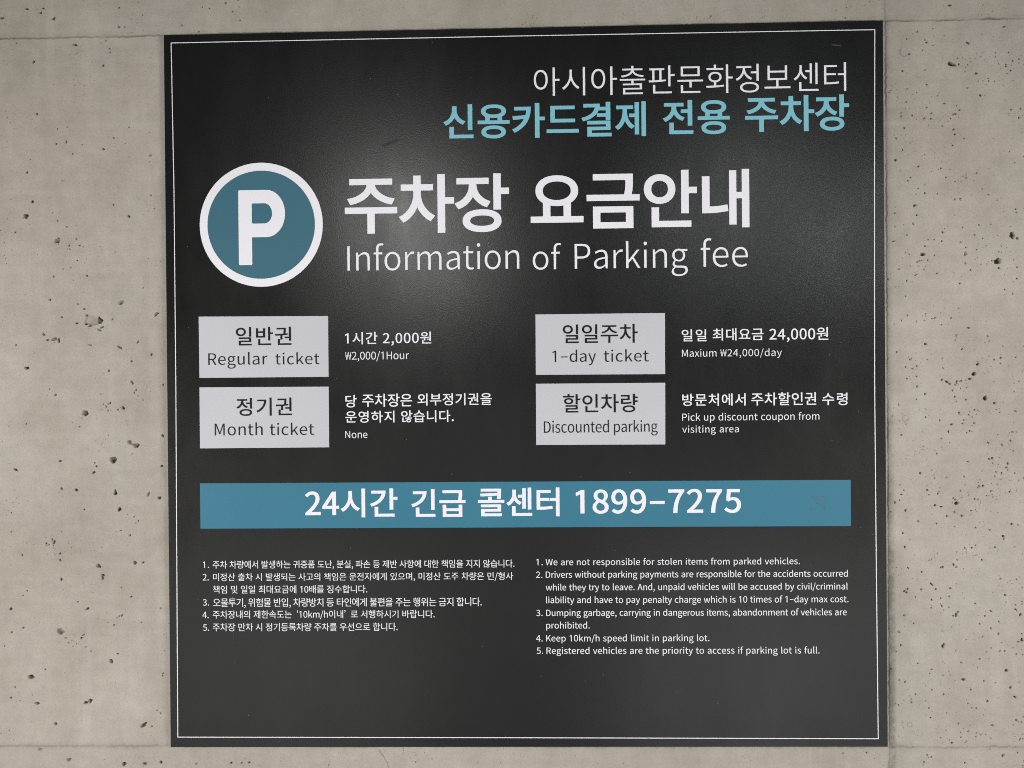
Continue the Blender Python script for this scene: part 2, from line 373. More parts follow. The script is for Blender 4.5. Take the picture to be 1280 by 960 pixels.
def build_wall():
    xs, zs = GX, GZ
    nx, nz = len(xs), len(zs)
    shape = (nz, nx)
    depth = np.zeros(shape)
    shade_grime = np.zeros(shape)
    stain = np.zeros(shape)
    lime = np.zeros(shape)
    edge_fade = np.minimum(np.minimum(xs - X0, X1 - xs)[None, :], np.minimum(zs - Z0, Z1 - zs)[:, None])
    edge_fade = np.clip(edge_fade / 0.03, 0, 1)
    depth += (smooth_noise(shape, (18, 24), 3) * 0.9 + smooth_noise(shape, (90, 110), 4) * 0.25) * 0.0007 * edge_fade
    px = 0.00134

    def pit(cx, cz, r, squash, turn, dfac, rough_seed, pit_shade=0.6):
        rr = r * 1.7 + 2 * STEP
        i0, i1 = np.searchsorted(xs, (cx - rr, cx + rr))
        j0, j1 = np.searchsorted(zs, (cz - rr, cz + rr))
        if i1 - i0 < 1 or j1 - j0 < 1:
            return
        dx = xs[i0:i1][None, :] - cx
        dz = zs[j0:j1][:, None] - cz
        c, s = math.cos(turn), math.sin(turn)
        ex = (dx * c + dz * s)
        ez = (-dx * s + dz * c) / squash
        d = np.hypot(ex, ez)
        a = np.arctan2(ez, ex)
        rs = random.Random(rough_seed)
        rad = r * np.ones_like(d)
        for k in (2, 3, 4, 5, 7):
            rad = rad * (1 + rs.uniform(0.02, 0.22) / math.sqrt(k) * np.sin(k * a + rs.uniform(0, 6.28)))
        t = np.clip((rad - d) / (rad * 0.32 + 1e-9), 0, 1)
        t = t * t * (3 - 2 * t)
        tilt = 1 + 0.35 * np.sin(a + rs.uniform(0, 6.28)) * np.clip(d / rad, 0, 1)
        dd = t * r * dfac * tilt
        depth[j0:j1, i0:i1] = np.maximum(depth[j0:j1, i0:i1], dd + depth[j0:j1, i0:i1] * (t < 0.01))
        gg = np.clip(t * pit_shade * (0.8 + 0.35 * np.sin(a + rs.uniform(0, 6))), 0, 1)  # shade of the hollow, put into the wall colour
        shade_grime[j0:j1, i0:i1] = np.maximum(shade_grime[j0:j1, i0:i1], gg)

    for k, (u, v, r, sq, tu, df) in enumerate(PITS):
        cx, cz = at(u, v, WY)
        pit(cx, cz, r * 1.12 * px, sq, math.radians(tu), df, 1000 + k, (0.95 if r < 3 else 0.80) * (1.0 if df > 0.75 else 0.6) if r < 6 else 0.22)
    # many small bubbles: dense and fine on the right cast, sparser on the left
    def scatter(n, u0, u1, v0, v1, rmin, rmax, seed):
        q = random.Random(seed)
        clusters = [(q.uniform(u0, u1), q.uniform(v0, v1)) for _ in range(max(3, n // 9))]
        for k in range(n):
            if q.random() < 0.72:
                c = q.choice(clusters)
                u, v = c[0] + q.gauss(0, 9), c[1] + q.gauss(0, 8)
            else:
                u, v = q.uniform(u0, u1), q.uniform(v0, v1)
            r = rmin + (rmax - rmin) * q.random() ** 3
            cx, cz = at(u, v, WY)
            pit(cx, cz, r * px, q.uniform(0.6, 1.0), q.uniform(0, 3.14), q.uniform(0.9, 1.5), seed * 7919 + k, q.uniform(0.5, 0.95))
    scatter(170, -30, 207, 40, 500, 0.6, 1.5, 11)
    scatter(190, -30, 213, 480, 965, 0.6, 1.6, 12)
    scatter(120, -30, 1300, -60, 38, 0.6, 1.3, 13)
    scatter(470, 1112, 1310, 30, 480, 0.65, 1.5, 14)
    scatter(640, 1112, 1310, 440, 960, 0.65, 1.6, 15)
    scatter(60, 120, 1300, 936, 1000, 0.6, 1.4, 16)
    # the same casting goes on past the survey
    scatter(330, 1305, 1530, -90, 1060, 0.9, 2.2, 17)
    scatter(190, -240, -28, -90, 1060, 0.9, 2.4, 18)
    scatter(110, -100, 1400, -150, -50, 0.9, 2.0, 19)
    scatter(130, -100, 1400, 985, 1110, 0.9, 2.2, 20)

    # hairline crack under the board, and faint ring scars left by form ties
    def hairline(pts, width, gr):
        P = [at(u, v, WY) for u, v in pts]
        for (xa, za), (xb, zb) in zip(P, P[1:]):
            i0, i1 = np.searchsorted(xs, (min(xa, xb) - 0.004, max(xa, xb) + 0.004))
            j0, j1 = np.searchsorted(zs, (min(za, zb) - 0.004, max(za, zb) + 0.004))
            dx = xs[i0:i1][None, :] - xa
            dz = zs[j0:j1][:, None] - za
            L2 = (xb - xa) ** 2 + (zb - za) ** 2
            k = np.clip((dx * (xb - xa) + dz * (zb - za)) / L2, 0, 1)
            d = np.hypot(dx - k * (xb - xa), dz - k * (zb - za))
            t = np.clip(1 - d / width, 0, 1)
            shade_grime[j0:j1, i0:i1] = np.maximum(shade_grime[j0:j1, i0:i1], t * gr)
            depth[j0:j1, i0:i1] = depth[j0:j1, i0:i1] + t * 0.0005
    hairline([(474, 937), (475.5, 941), (479, 945), (482, 951), (484.5, 954), (485.5, 960), (489, 966)], 0.0011, 0.55)

    def arc_px(u, v, r, a0, a1):
        return [(u + r * math.cos(math.radians(a)), v + r * math.sin(math.radians(a))) for a in range(a0, a1, 15)]
    hairline(arc_px(1131, 64, 5.5, 20, 220), 0.0012, 0.28)
    hairline([(1126, 62), (1127.5, 52), (1128.5, 42)], 0.0010, 0.12)
    hairline(arc_px(1132, 522.5, 3.6, 0, 330), 0.0010, 0.25)
    hairline(arc_px(1137.5, 906.5, 3.0, 0, 345), 0.0010, 0.30)

    # form seams: two horizontal, one vertical, each a shallow ragged groove
    XX = xs[None, :]
    ZZ = zs[:, None]
    rag = (smooth_noise((1, nx), (1, 400), 21)[0] - 0.5) * 0.0016 + (smooth_noise((1, nx), (1, 40), 22)[0] - 0.5) * 0.0012
    ragv = (smooth_noise((nz, 1), (330, 1), 23)[:, 0] - 0.5) * 0.0016
    wid = 0.7 + 0.6 * smooth_noise((1, nx), (1, 130), 24)[0]
    broken = smooth_noise((1, nx), (1, 60), 25)[0]

    def hseam(p, q, width, dep, gr, off):
        (xa, za), (xb, zb) = at(*p, WY), at(*q, WY)
        line = za + (XX - xa) * (zb - za) / (xb - xa) + rag[None, :] * off
        t = np.clip(1 - np.abs(ZZ - line) / (width * wid[None, :]), 0, 1)
        np.maximum(depth, t * dep * (0.5 + broken[None, :]) + depth, out=depth)
        np.maximum(shade_grime, t * gr * (0.35 + broken[None, :]), out=shade_grime)
        return line
    top = hseam((0, 47.6), (1280, 22.0), 0.0023, 0.0022, 0.60, 1.0)
    bot = hseam((0, 932.6), (1280, 934.2), 0.0018, 0.0010, 0.30, 1.2)
    # the lift above the top joint stands a hair proud, the one below the bottom joint too
    depth += np.clip((top - ZZ) / 0.002, 0, 1) * 0.0006 * edge_fade
    depth -= np.clip((bot - ZZ) / 0.002, 0, 1) * 0.0004 * edge_fade
    (xa, za), (xb, zb) = at(1106.5, 0, WY), at(1112.0, 960, WY)
    vline = xa + (ZZ - za) * (xb - xa) / (zb - za) + ragv[:, None]
    dv = XX - vline
    vb = 0.4 + 0.8 * smooth_noise((nz, 1), (40, 1), 26)
    t = np.clip(1 - np.abs(dv) / 0.0019, 0, 1)
    depth += t * 0.0013 * vb
    np.maximum(shade_grime, t * 0.42 * vb, out=shade_grime)
    # sandy, slightly green stain weeping along the vertical joint, stronger lower down
    low = np.clip((0.62 - (ZZ + 0.6)) / 0.9 + 0.35, 0.15, 1.3)
    n1 = smooth_noise(shape, (300, 380), 31)
    n2 = smooth_noise(shape, (50, 90), 32)
    band = np.clip(1 - np.abs(dv - 0.004) / 0.010, 0, 1)
    stain += band * low * (0.40 + 0.9 * n2) * (0.35 + 0.9 * n1)
    stain += np.clip(1 - np.abs(dv - 0.018) / 0.025, 0, 1) * 0.18 * n2
    hb = np.clip(1 - np.abs(ZZ - bot) / 0.007, 0, 1) * (0.15 + 0.5 * n2 * n1)
    stain += hb * 0.6
    hb = np.clip(1 - np.abs(ZZ - top - 0.003) / 0.006, 0, 1) * (0.1 + 0.5 * n2 * n1)
    stain += hb * 0.6
    # sand grains bared beside the joint
    grains = (np.random.RandomState(5).rand(*shape) > 0.93) * band * low
    shade_grime += grains * 0.6 * (0.4 + n2)
    # pale lime drags: long thin horizontal on the left, vertical runs on the right
    hs = smooth_noise(shape, (170, 7), 41) * smooth_noise(shape, (14, 10), 42)
    lime += np.clip(hs - 0.52, 0, 1) * 0.5
    vs = smooth_noise(shape, (6, 260), 43) * smooth_noise(shape, (9, 14), 44)
    lime += np.clip(vs - 0.5, 0, 1) * 0.5
    stain = np.clip(stain, 0, 0.75)
    shade_grime = np.clip(shade_grime, 0, 0.9)
    lime = np.clip(lime, 0, 0.6)

    # index the fine grid, leaving out what the board covers for good
    keep_face = np.ones((nz - 1, nx - 1), bool)
    bx0, bx1 = np.searchsorted(xs, (-0.565, 0.565))
    bz0, bz1 = np.searchsorted(zs, (-0.565, 0.565))
    keep_face[bz0:bz1, bx0:bx1] = False
    used = np.zeros(shape, bool)
    for a_ in (0, 1):
        for b_ in (0, 1):
            used[a_:nz - 1 + a_, b_:nx - 1 + b_] |= keep_face
    idx = -np.ones(shape, np.int64)
    idx[used] = np.arange(used.sum())
    XXf, ZZf = np.meshgrid(xs, zs)
    co = np.stack([XXf[used], WY + depth[used], ZZf[used]], 1)
    fj, fi = np.nonzero(keep_face)
    quads = np.stack([idx[fj, fi], idx[fj, fi + 1], idx[fj + 1, fi + 1], idx[fj + 1, fi]], 1)
    # the rest of the wall: coarse sheets round the surveyed field, and its thickness
    n0 = len(co)
    ox0, ox1, oz0, oz1, by = -3.2, 3.2, -1.55, 1.75, 0.20
    c_in = idx[0, 0], idx[0, nx - 1], idx[nz - 1, nx - 1], idx[nz - 1, 0]
    extra = np.array([(ox0, WY, oz0), (ox1, WY, oz0), (ox1, WY, oz1), (ox0, WY, oz1),
                      (ox0, by, oz0), (ox1, by, oz0), (ox1, by, oz1), (ox0, by, oz1)])
    o0, o1, o2, o3, p0, p1, p2, p3 = range(n0, n0 + 8)
    more = [(o0, o1, c_in[1], c_in[0]), (o1, o2, c_in[2], c_in[1]), (o2, o3, c_in[3], c_in[2]), (o3, o0, c_in[0], c_in[3]),
            (o1, o0, p0, p1), (o2, o1, p1, p2), (o3, o2, p2, p3), (o0, o3, p3, p0), (p1, p0, p3, p2)]
    co = np.concatenate([co, extra])
    quads = np.concatenate([quads, np.array(more)])
    me = bpy.data.meshes.new('concrete_wall')
    me.vertices.add(len(co))
    me.vertices.foreach_set('co', co.astype(np.float32).ravel())
    me.loops.add(quads.size)
    me.loops.foreach_set('vertex_index', quads.astype(np.int32).ravel())
    me.polygons.add(len(quads))
    me.polygons.foreach_set('loop_start', np.arange(0, quads.size, 4, dtype=np.int32))
    me.update(calc_edges=True)
    for nm, arr in (('shade_grime', shade_grime), ('stain', stain), ('lime', lime)):
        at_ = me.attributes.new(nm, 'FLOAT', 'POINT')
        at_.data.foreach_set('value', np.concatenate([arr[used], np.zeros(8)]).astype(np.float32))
    me.materials.append(CONCRETE)
    o = bpy.data.objects.new('concrete_wall', me)
    COL.objects.link(o)
    o['label'] = 'pitted grey-beige cast concrete wall with form joints behind the black sign'
    o['category'] = 'wall'
    o['kind'] = 'thing'
    return o


wall = build_wall()

# ------------------------------------------------------------------ lettering
# outlines of the letters used on the sign: code point: (advance, contours as x, y steps) in thousandths of an em
OUTLINES = {
    32: (285, []),
    44: (278, [(75,-190,42,22,36,28,29,33,21,38,14,42,4,46,-2,31,-7,27,-11,21,-16,15,-19,10,-22,3,-26,-4,-22,-13,-15,-20,-6,-27,5,-27,15,-20,21,-13,26,-4,11,1,-3,-29,-10,-27,-14,-24,-20,-21,-24,-19,-29,-15)]),
    45: (560, [(70,292,420,0,0,70,-420,0)]),
    46: (278, [(139,-13,26,5,21,14,14,22,5,28,-5,29,-14,22,-21,14,-26,5,-26,-5,-21,-14,-14,-22,-5,-29,5,-28,14,-22,21,-14)]),
    47: (392, [(11,-179,67,0,299,973,-66,0)]),
    48: (555, [(278,-13,50,6,44,18,39,29,33,42,27,54,19,65,12,78,4,90,-4,89,-12,77,-19,65,-27,53,-33,41,-39,29,-44,18,-50,5,-50,-5,-45,-18,-39,-29,-32,-41,-27,-53,-19,-65,-12,-77,-4,-89,4,-90,12,-78,19,-65,27,-54,32,-42,39,-29,45,-18), (278,61,-30,4,-27,14,-24,23,-20,32,-17,43,-12,53,-7,64,-3,75,3,75,7,63,12,53,17,42,20,32,24,23,27,13,30,4,30,-4,27,-13,24,-23,20,-32,17,-42,12,-53,8,-63,2,-75,-2,-75,-8,-64,-12,-53,-17,-43,-20,-32,-24,-23,-27,-14)]),
    49: (555, [(250,0,93,0,0,733,-73,0,-158,-85,0,-82,138,64)]),
    50: (555, [(44,0,461,0,0,79,-203,0,-60,-2,-60,-5,81,80,70,79,58,77,43,75,27,74,9,74,-4,47,-11,42,-18,36,-25,32,-31,25,-36,18,-42,11,-47,4,-44,-3,-40,-10,-37,-16,-33,-21,-32,-26,-30,-31,53,-52,33,34,36,27,40,18,43,6,42,-5,34,-14,26,-22,18,-29,11,-35,4,-40,-9,-65,-27,-69,-46,-74,-65,-81,-84,-88,-105,-96)]),
    51: (555, [(263,-13,48,4,44,10,40,18,35,23,29,30,22,36,13,41,5,47,-5,47,-16,42,-24,34,-31,28,-38,21,-41,14,0,5,37,16,32,22,25,27,20,32,12,37,4,42,-4,41,-12,37,-19,31,-25,26,-32,21,-36,15,-41,9,-45,3,-40,-3,-38,-8,-35,-13,-32,-18,-31,-21,-28,-24,49,-58,33,29,37,23,39,14,43,5,36,-3,30,-11,25,-17,18,-24,11,-28,4,-33,-2,-28,-8,-27,-14,-24,-20,-20,-28,-17,-35,-13,-44,-8,-52,-3,0,-70,59,-3,48,-7,40,-13,31,-17,23,-21,15,-25,9,-29,3,-32,-5,-39,-14,-34,-22,-26,-30,-20,-36,-13,-42,-4,-39,3,-35,9,-31,14,-28,17,-25,20,-23,21,-47,-59,26,-26,31,-24,35,-20,41,-17,48,-10)]),
    52: (555, [(340,0,86,0,0,202,98,0,0,73,-98,0,0,458,-101,0,-305,-471,0,-60,320,0), (340,275,-225,0,167,250,59,108,4,0,-5,-133)]),
    53: (555, [(262,-13,46,4,44,13,40,20,36,29,31,35,23,43,15,50,5,57,-4,57,-13,48,-21,40,-27,33,-33,25,-37,17,-42,11,-44,3,-31,-2,-28,-6,-26,-9,-25,-12,19,212,276,0,0,78,-356,0,-24,-342,49,-31,30,19,28,13,30,8,34,3,43,-5,37,-15,31,-24,22,-33,14,-41,5,-49,-5,-50,-16,-42,-24,-35,-32,-25,-37,-16,-42,-5,-40,3,-35,9,-31,13,-28,16,-24,19,-22,21,-46,-60,27,-24,31,-23,35,-20,41,-16,47,-10)]),
    55: (555, [(198,0,95,0,6,103,9,93,13,87,20,81,27,79,36,77,46,78,58,80,0,55,-459,0,0,-78,356,0,-64,-98,-51,-99,-38,-101,-26,-108,-18,-118)]),
    56: (555, [(280,-13,49,4,45,11,39,17,33,23,27,28,20,32,12,36,4,38,-4,47,-13,40,-20,34,-25,28,-29,24,-32,20,0,5,22,20,22,24,21,29,17,32,11,35,4,37,-3,41,-11,37,-16,33,-23,28,-29,23,-35,17,-39,11,-45,3,-41,-3,-38,-10,-35,-16,-29,-22,-24,-27,-19,-32,-11,-36,-4,-40,4,-36,10,-34,16,-29,20,-27,23,-23,26,-20,0,-4,-33,-21,-31,-26,-28,-31,-22,-37,-15,-41,-5,-47,4,-41,13,-37,21,-33,28,-29,34,-23,40,-17,45,-11), (330,398,-82,37,-34,23,-26,28,-18,33,-6,39,4,34,11,28,18,24,24,17,28,11,32,4,36,-4,31,-13,24,-20,18,-27,11,-31,4,-35,-5,-40,-14,-38,-23,-36), (281,55,-42,5,-37,13,-31,20,-24,27,-15,33,-5,37,3,34,10,32,15,29,21,27,24,24,28,20,97,-42,39,-25,31,-29,20,-36,7,-45,-4,-34,-14,-31,-20,-24,-29,-19,-34,-12)]),
    57: (555, [(235,-13,51,5,48,17,46,30,40,42,33,56,26,72,16,86,6,103,-5,82,-14,71,-22,60,-29,49,-37,38,-42,27,-47,16,-51,5,-42,-4,-39,-13,-35,-20,-32,-28,-26,-35,-19,-40,-13,-46,-4,-52,4,-53,10,-46,18,-40,23,-32,30,-26,34,-18,39,-11,44,-4,46,6,45,18,41,28,37,37,-6,-78,-12,-65,-18,-53,-23,-41,-27,-31,-30,-20,-32,-12,-35,-4,-35,4,-33,11,-30,18,-26,23,-50,-57,22,-20,24,-19,28,-15,31,-11,34,-7), (414,444,-25,-31,-25,-25,-26,-19,-26,-13,-26,-7,-25,-3,-40,5,-33,15,-25,24,-18,33,-11,39,-4,46,4,48,13,40,19,34,25,24,30,16,34,5,43,-6,37,-20,31,-33,23,-45,16,-57)]),
    65: (608, [(4,0,93,0,71,224,268,0,70,-224,98,0,-249,733,-103,0), (191,297,74,236,35,125,4,0,36,-125,73,-236)]),
    68: (688, [(101,0,187,0,78,6,69,19,58,31,49,42,38,52,27,64,17,73,5,82,-5,83,-17,73,-28,62,-38,52,-49,41,-59,29,-69,18,-80,6,-183,0), (193,76,0,582,83,0,61,-5,52,-14,45,-23,36,-33,28,-41,20,-49,12,-58,4,-66,-4,-66,-12,-58,-20,-50,-28,-42,-36,-33,-45,-24,-52,-15,-61,-5)]),
    72: (728, [(101,0,92,0,0,346,342,0,0,-346,93,0,0,733,-93,0,0,-307,-342,0,0,307,-92,0)]),
    73: (293, [(101,0,92,0,0,733,-92,0)]),
    75: (646, [(101,0,92,0,0,232,126,150,220,-382,103,0,-265,455,230,278,-105,0,-307,-368,-2,0,0,368,-92,0)]),
    77: (812, [(101,0,83,0,0,406,-4,108,-8,108,4,0,59,-167,139,-381,62,0,197,548,4,0,-8,-108,-4,-108,0,-406,86,0,0,733,-111,0,-140,-392,-51,-153,-4,0,-53,153,-140,392,-111,0)]),
    78: (723, [(101,0,87,0,0,385,-4,116,-7,113,4,0,79,-151,267,-463,95,0,0,733,-88,0,0,-381,4,-117,9,-115,-5,0,-79,151,-268,462,-94,0)]),
    80: (633, [(101,0,92,0,0,292,121,0,58,3,52,11,46,17,40,24,31,32,24,38,14,47,5,54,-5,55,-15,46,-23,38,-32,29,-40,21,-47,15,-53,9,-59,2,-209,0), (193,367,0,291,151,-1,39,-6,33,-9,28,-14,21,-18,15,-25,9,-30,3,-37,-3,-36,-8,-32,-15,-26,-20,-21,-27,-16,-33,-11,-39,-7,-45,-2)]),
    82: (635, [(193,385,0,273,123,0,53,-3,44,-9,35,-17,26,-24,15,-34,5,-43,-5,-44,-15,-36,-26,-27,-35,-20,-44,-12,-53,-4), (503,0,104,0,-186,321,47,16,40,23,33,31,24,38,16,46,5,53,-5,53,-14,43,-22,36,-31,28,-37,20,-44,15,-49,8,-54,2,-229,0,0,-733,92,0,0,311,132,0)]),
    87: (878, [(181,0,110,0,109,442,37,167,4,0,36,-167,111,-442,112,0,151,733,-88,0,-79,-399,-40,-238,-6,0,-52,238,-102,399,-85,0,-101,-399,-52,-238,-4,0,-44,238,-77,399,-95,0)]),
    97: (563, [(217,-13,49,6,47,17,44,25,40,30,3,0,8,-65,75,0,0,334,-2,48,-8,44,-14,38,-20,32,-26,26,-32,19,-40,12,-46,4,-63,-6,-58,-17,-50,-23,-42,-25,35,-63,35,21,39,19,43,13,46,5,39,-5,30,-15,21,-22,13,-28,7,-32,2,-35,-81,-11,-68,-15,-58,-18,-46,-23,-36,-27,-24,-31,-15,-36,-5,-42,5,-45,16,-38,24,-31,32,-22,38,-13), (243,61,-26,2,-23,7,-19,11,-15,16,-10,22,-3,28,6,33,17,29,31,24,46,21,63,17,82,12,0,-151,-38,-31,-37,-22,-36,-13)]),
    98: (618, [(331,-13,46,5,43,15,40,24,36,33,29,42,23,50,14,58,5,66,-3,60,-11,54,-17,48,-24,40,-31,32,-37,24,-43,14,-50,5,-45,-6,-45,-16,-42,-24,-39,-30,4,97,0,218,-92,0,0,-796,73,0,8,56,4,0,37,-29,39,-22,40,-13), (316,64,-29,3,-33,9,-35,18,-35,26,0,286,38,32,36,23,36,14,34,5,36,-3,31,-11,24,-18,20,-23,15,-29,10,-34,6,-39,2,-44,-5,-62,-15,-53,-24,-43,-31,-31,-38,-19)]),
    99: (510, [(306,-13,48,5,46,13,43,22,39,28,-40,62,-27,-21,-31,-17,-34,-12,-36,-4,-47,7,-41,19,-33,31,-26,42,-15,50,-6,59,6,59,16,51,26,42,35,31,41,19,47,7,30,-3,28,-10,26,-15,24,-19,46,60,-31,25,-35,20,-43,14,-49,5,-51,-5,-49,-14,-44,-24,-39,-32,-32,-41,-25,-49,-16,-57,-5,-64,5,-64,14,-56,23,-49,31,-40,37,-33,44,-23,48,-14)]),
    100: (620, [(277,-13,47,6,44,17,40,24,34,30,3,0,8,-64,75,0,0,796,-92,0,0,-209,5,-93,-35,27,-35,19,-39,13,-44,4,-46,-5,-43,-15,-40,-24,-35,-33,-29,-41,-23,-49,-14,-56,-5,-63,4,-64,12,-57,19,-48,26,-41,32,-32,39,-23,43,-14), (297,64,-44,6,-37,19,-30,30,-21,41,-13,51,-5,61,6,59,15,50,25,42,32,31,37,19,42,7,33,-3,33,-10,33,-18,33,-26,0,-285,-34,-33,-33,-23,-35,-13)]),
    101: (554, [(312,-13,52,4,47,12,42,17,37,22,-32,61,-31,-18,-32,-14,-35,-8,-38,-3,-49,6,-42,18,-35,28,-27,37,-19,47,-8,54,366,0,4,52,-3,56,-11,49,-18,44,-24,37,-31,29,-37,22,-44,14,-49,4,-46,-5,-44,-15,-41,-24,-37,-32,-31,-42,-23,-48,-16,-57,-5,-63,5,-64,15,-56,24,-48,32,-41,38,-32,44,-24,49,-14), (141,315,10,50,18,42,25,33,31,24,35,15,37,5,40,-5,33,-14,27,-24,19,-33,12,-42,4,-51)]),
    102: (325, [(33,469,74,0,0,-469,91,0,0,469,115,0,0,74,-115,0,0,86,2,32,6,27,11,21,15,15,19,9,24,3,30,-3,31,-12,20,71,-42,13,-49,4,-38,-3,-32,-9,-27,-15,-22,-21,-17,-26,-12,-30,-8,-35,-2,-40,0,-87,-74,-5)]),
    103: (564, [(275,-250,60,4,54,11,47,18,40,23,31,28,24,32,14,35,5,37,-5,41,-16,32,-26,25,-37,18,-47,10,-58,3,-107,0,-32,2,-25,6,-18,9,-12,12,-6,14,-2,16,3,20,7,17,11,15,14,13,39,-14,41,-5,41,3,37,10,34,16,30,22,24,27,18,33,11,37,4,41,-3,34,-9,30,-14,27,-18,21,111,0,0,70,-189,0,-34,10,-43,4,-40,-3,-38,-10,-34,-17,-30,-22,-25,-28,-20,-33,-12,-38,-4,-43,6,-46,16,-41,23,-33,26,-26,0,-4,-22,-18,-19,-23,-14,-28,-5,-32,4,-30,10,-24,16,-20,19,-15,0,-5,-34,-26,-25,-30,-16,-32,-5,-35,7,-43,22,-36,34,-28,44,-21,55,-13), (274,234,-30,4,-27,12,-24,19,-18,26,-12,31,-4,37,4,37,12,32,18,25,23,18,28,11,30,4,31,-4,28,-11,24,-18,18,-25,11,-32,4,-37,-4,-37,-12,-31,-18,-26,-24,-19,-27,-12), (288,-187,-46,3,-39,9,-31,14,-22,19,-14,23,-5,27,3,23,10,24,17,23,25,22,37,-6,33,-2,94,0,33,-2,28,-5,21,-8,16,-13,9,-18,3,-23,-5,-28,-16,-25,-25,-23,-35,-18,-42,-12)]),
    104: (607, [(92,0,92,0,0,394,38,36,35,26,36,16,39,5,33,-3,26,-12,20,-19,13,-28,9,-37,2,-46,0,-332,91,0,0,344,-2,49,-8,43,-12,36,-18,30,-23,24,-29,17,-34,11,-40,3,-35,-3,-33,-9,-31,-15,-28,-18,-27,-22,-26,-24,4,112,0,218,-92,0)]),
    105: (275, [(92,0,92,0,0,543,-92,0), (138,655,25,5,19,12,13,19,4,25,-4,24,-13,19,-19,12,-25,4,-25,-4,-18,-12,-13,-19,-4,-24,4,-25,13,-19,18,-12)]),
    107: (552, [(92,0,90,0,0,143,102,119,159,-262,99,0,-205,324,181,219,-102,0,-230,-286,-4,0,0,539,-90,0)]),
    108: (284, [(188,-13,31,2,22,6,-13,70,-19,-2,-10,2,-8,7,-5,12,-2,18,0,694,-92,0,0,-688,2,-36,8,-30,13,-23,18,-18,24,-10)]),
    109: (926, [(92,0,92,0,0,394,36,37,35,26,33,15,32,5,32,-3,25,-12,20,-19,13,-28,8,-37,3,-46,0,-332,91,0,0,394,37,37,35,26,33,15,32,5,32,-3,25,-12,20,-19,13,-28,9,-37,2,-46,0,-332,91,0,0,344,-2,49,-8,43,-12,36,-18,30,-23,24,-28,17,-34,11,-39,3,-32,-3,-32,-10,-30,-16,-29,-21,-28,-25,-29,-29,-13,30,-17,26,-22,20,-26,15,-33,10,-39,3,-32,-3,-30,-9,-29,-15,-27,-19,-26,-22,-25,-25,-2,0,-9,79,-75,0)]),
    110: (610, [(92,0,92,0,0,394,38,36,35,26,36,16,39,5,33,-3,26,-12,20,-19,13,-28,9,-37,2,-46,0,-332,91,0,0,344,-2,49,-8,43,-12,36,-18,30,-23,24,-29,17,-34,11,-40,3,-36,-3,-33,-9,-31,-15,-28,-19,-28,-22,-26,-25,-2,0,-9,79,-75,0)]),
    111: (606, [(303,-13,49,5,46,14,43,23,38,33,31,40,24,49,15,56,5,64,-5,64,-15,57,-24,49,-31,41,-38,32,-43,24,-46,14,-49,5,-49,-5,-46,-14,-43,-24,-37,-32,-32,-41,-23,-49,-16,-57,-5,-64,5,-64,16,-56,23,-49,32,-40,37,-33,43,-23,46,-14), (303,63,-44,7,-38,19,-32,31,-23,42,-15,50,-5,59,5,59,15,51,23,42,32,31,38,19,44,7,44,-7,39,-19,31,-31,24,-42,15,-51,5,-59,-5,-59,-15,-50,-24,-42,-31,-31,-39,-19)]),
    112: (620, [(92,-229,92,0,0,184,-3,95,37,-27,38,-20,38,-12,37,-4,46,5,43,15,40,24,36,33,29,42,23,50,14,58,5,66,-3,60,-11,54,-17,48,-24,40,-31,32,-37,24,-43,14,-50,5,-47,-6,-45,-17,-42,-24,-39,-30,-2,0,-9,63,-75,0), (316,64,-29,3,-32,9,-35,18,-36,26,0,286,38,32,37,23,35,14,34,5,36,-3,31,-11,24,-18,20,-23,15,-29,10,-34,6,-39,2,-44,-5,-62,-15,-53,-24,-43,-31,-31,-38,-19)]),
    114: (388, [(92,0,92,0,0,349,20,41,21,33,24,24,24,16,24,9,23,3,29,-2,24,-7,17,79,-26,10,-32,2,-29,-3,-29,-11,-27,-16,-25,-23,-23,-27,-21,-33,-2,0,-9,99,-75,0)]),
    115: (468, [(234,-13,45,3,40,10,34,15,28,20,22,23,15,28,10,30,3,32,-7,46,-18,36,-28,28,-34,22,-38,18,-97,38,-24,14,-19,15,-13,19,-4,23,3,21,8,19,14,16,19,12,26,8,31,3,34,-4,32,-10,29,-15,28,-19,44,57,-34,24,-40,20,-45,13,-49,5,-55,-5,-46,-16,-37,-24,-27,-31,-16,-37,-6,-41,6,-42,18,-34,27,-27,32,-21,37,-18,68,-26,29,-13,26,-15,20,-18,14,-21,5,-25,-3,-23,-9,-20,-14,-17,-21,-13,-27,-9,-33,-3,-46,5,-41,13,-38,20,-36,27,-44,-61,42,-30,49,-24,54,-15)]),
    116: (377, [(262,-13,52,6,49,14,-18,69,-30,-10,-32,-5,-28,3,-22,9,-16,15,-10,21,-6,25,-2,31,0,304,148,0,0,74,-148,0,0,153,-76,0,-10,-153,-86,-5,0,-69,81,0,0,-301,2,-39,6,-35,10,-31,16,-26,21,-21,26,-16,33,-10)]),
    117: (607, [(251,-13,36,3,32,9,30,15,29,19,26,24,26,28,3,0,7,-85,76,0,0,543,-91,0,0,-385,-37,-41,-35,-29,-36,-17,-39,-5,-32,4,-26,11,-20,19,-13,28,-8,36,-3,46,0,333,-92,0,0,-344,2,-49,8,-43,13,-36,17,-30,24,-24,28,-16,35,-11)]),
    118: (521, [(209,0,107,0,192,543,-90,0,-103,-309,-50,-160,-5,0,-50,160,-102,309,-95,0)]),
    119: (802, [(178,0,106,0,77,291,37,158,5,0,37,-156,78,-293,111,0,147,543,-88,0,-79,-314,-33,-151,-5,0,-38,151,-85,314,-89,0,-85,-314,-36,-151,-5,0,-32,151,-81,314,-93,0)]),
    120: (498, [(15,0,96,0,128,224,5,0,59,-97,80,-127,100,0,-179,274,165,269,-95,0,-67,-119,-48,-91,-5,0,-53,91,-73,119,-99,0,165,-260)]),
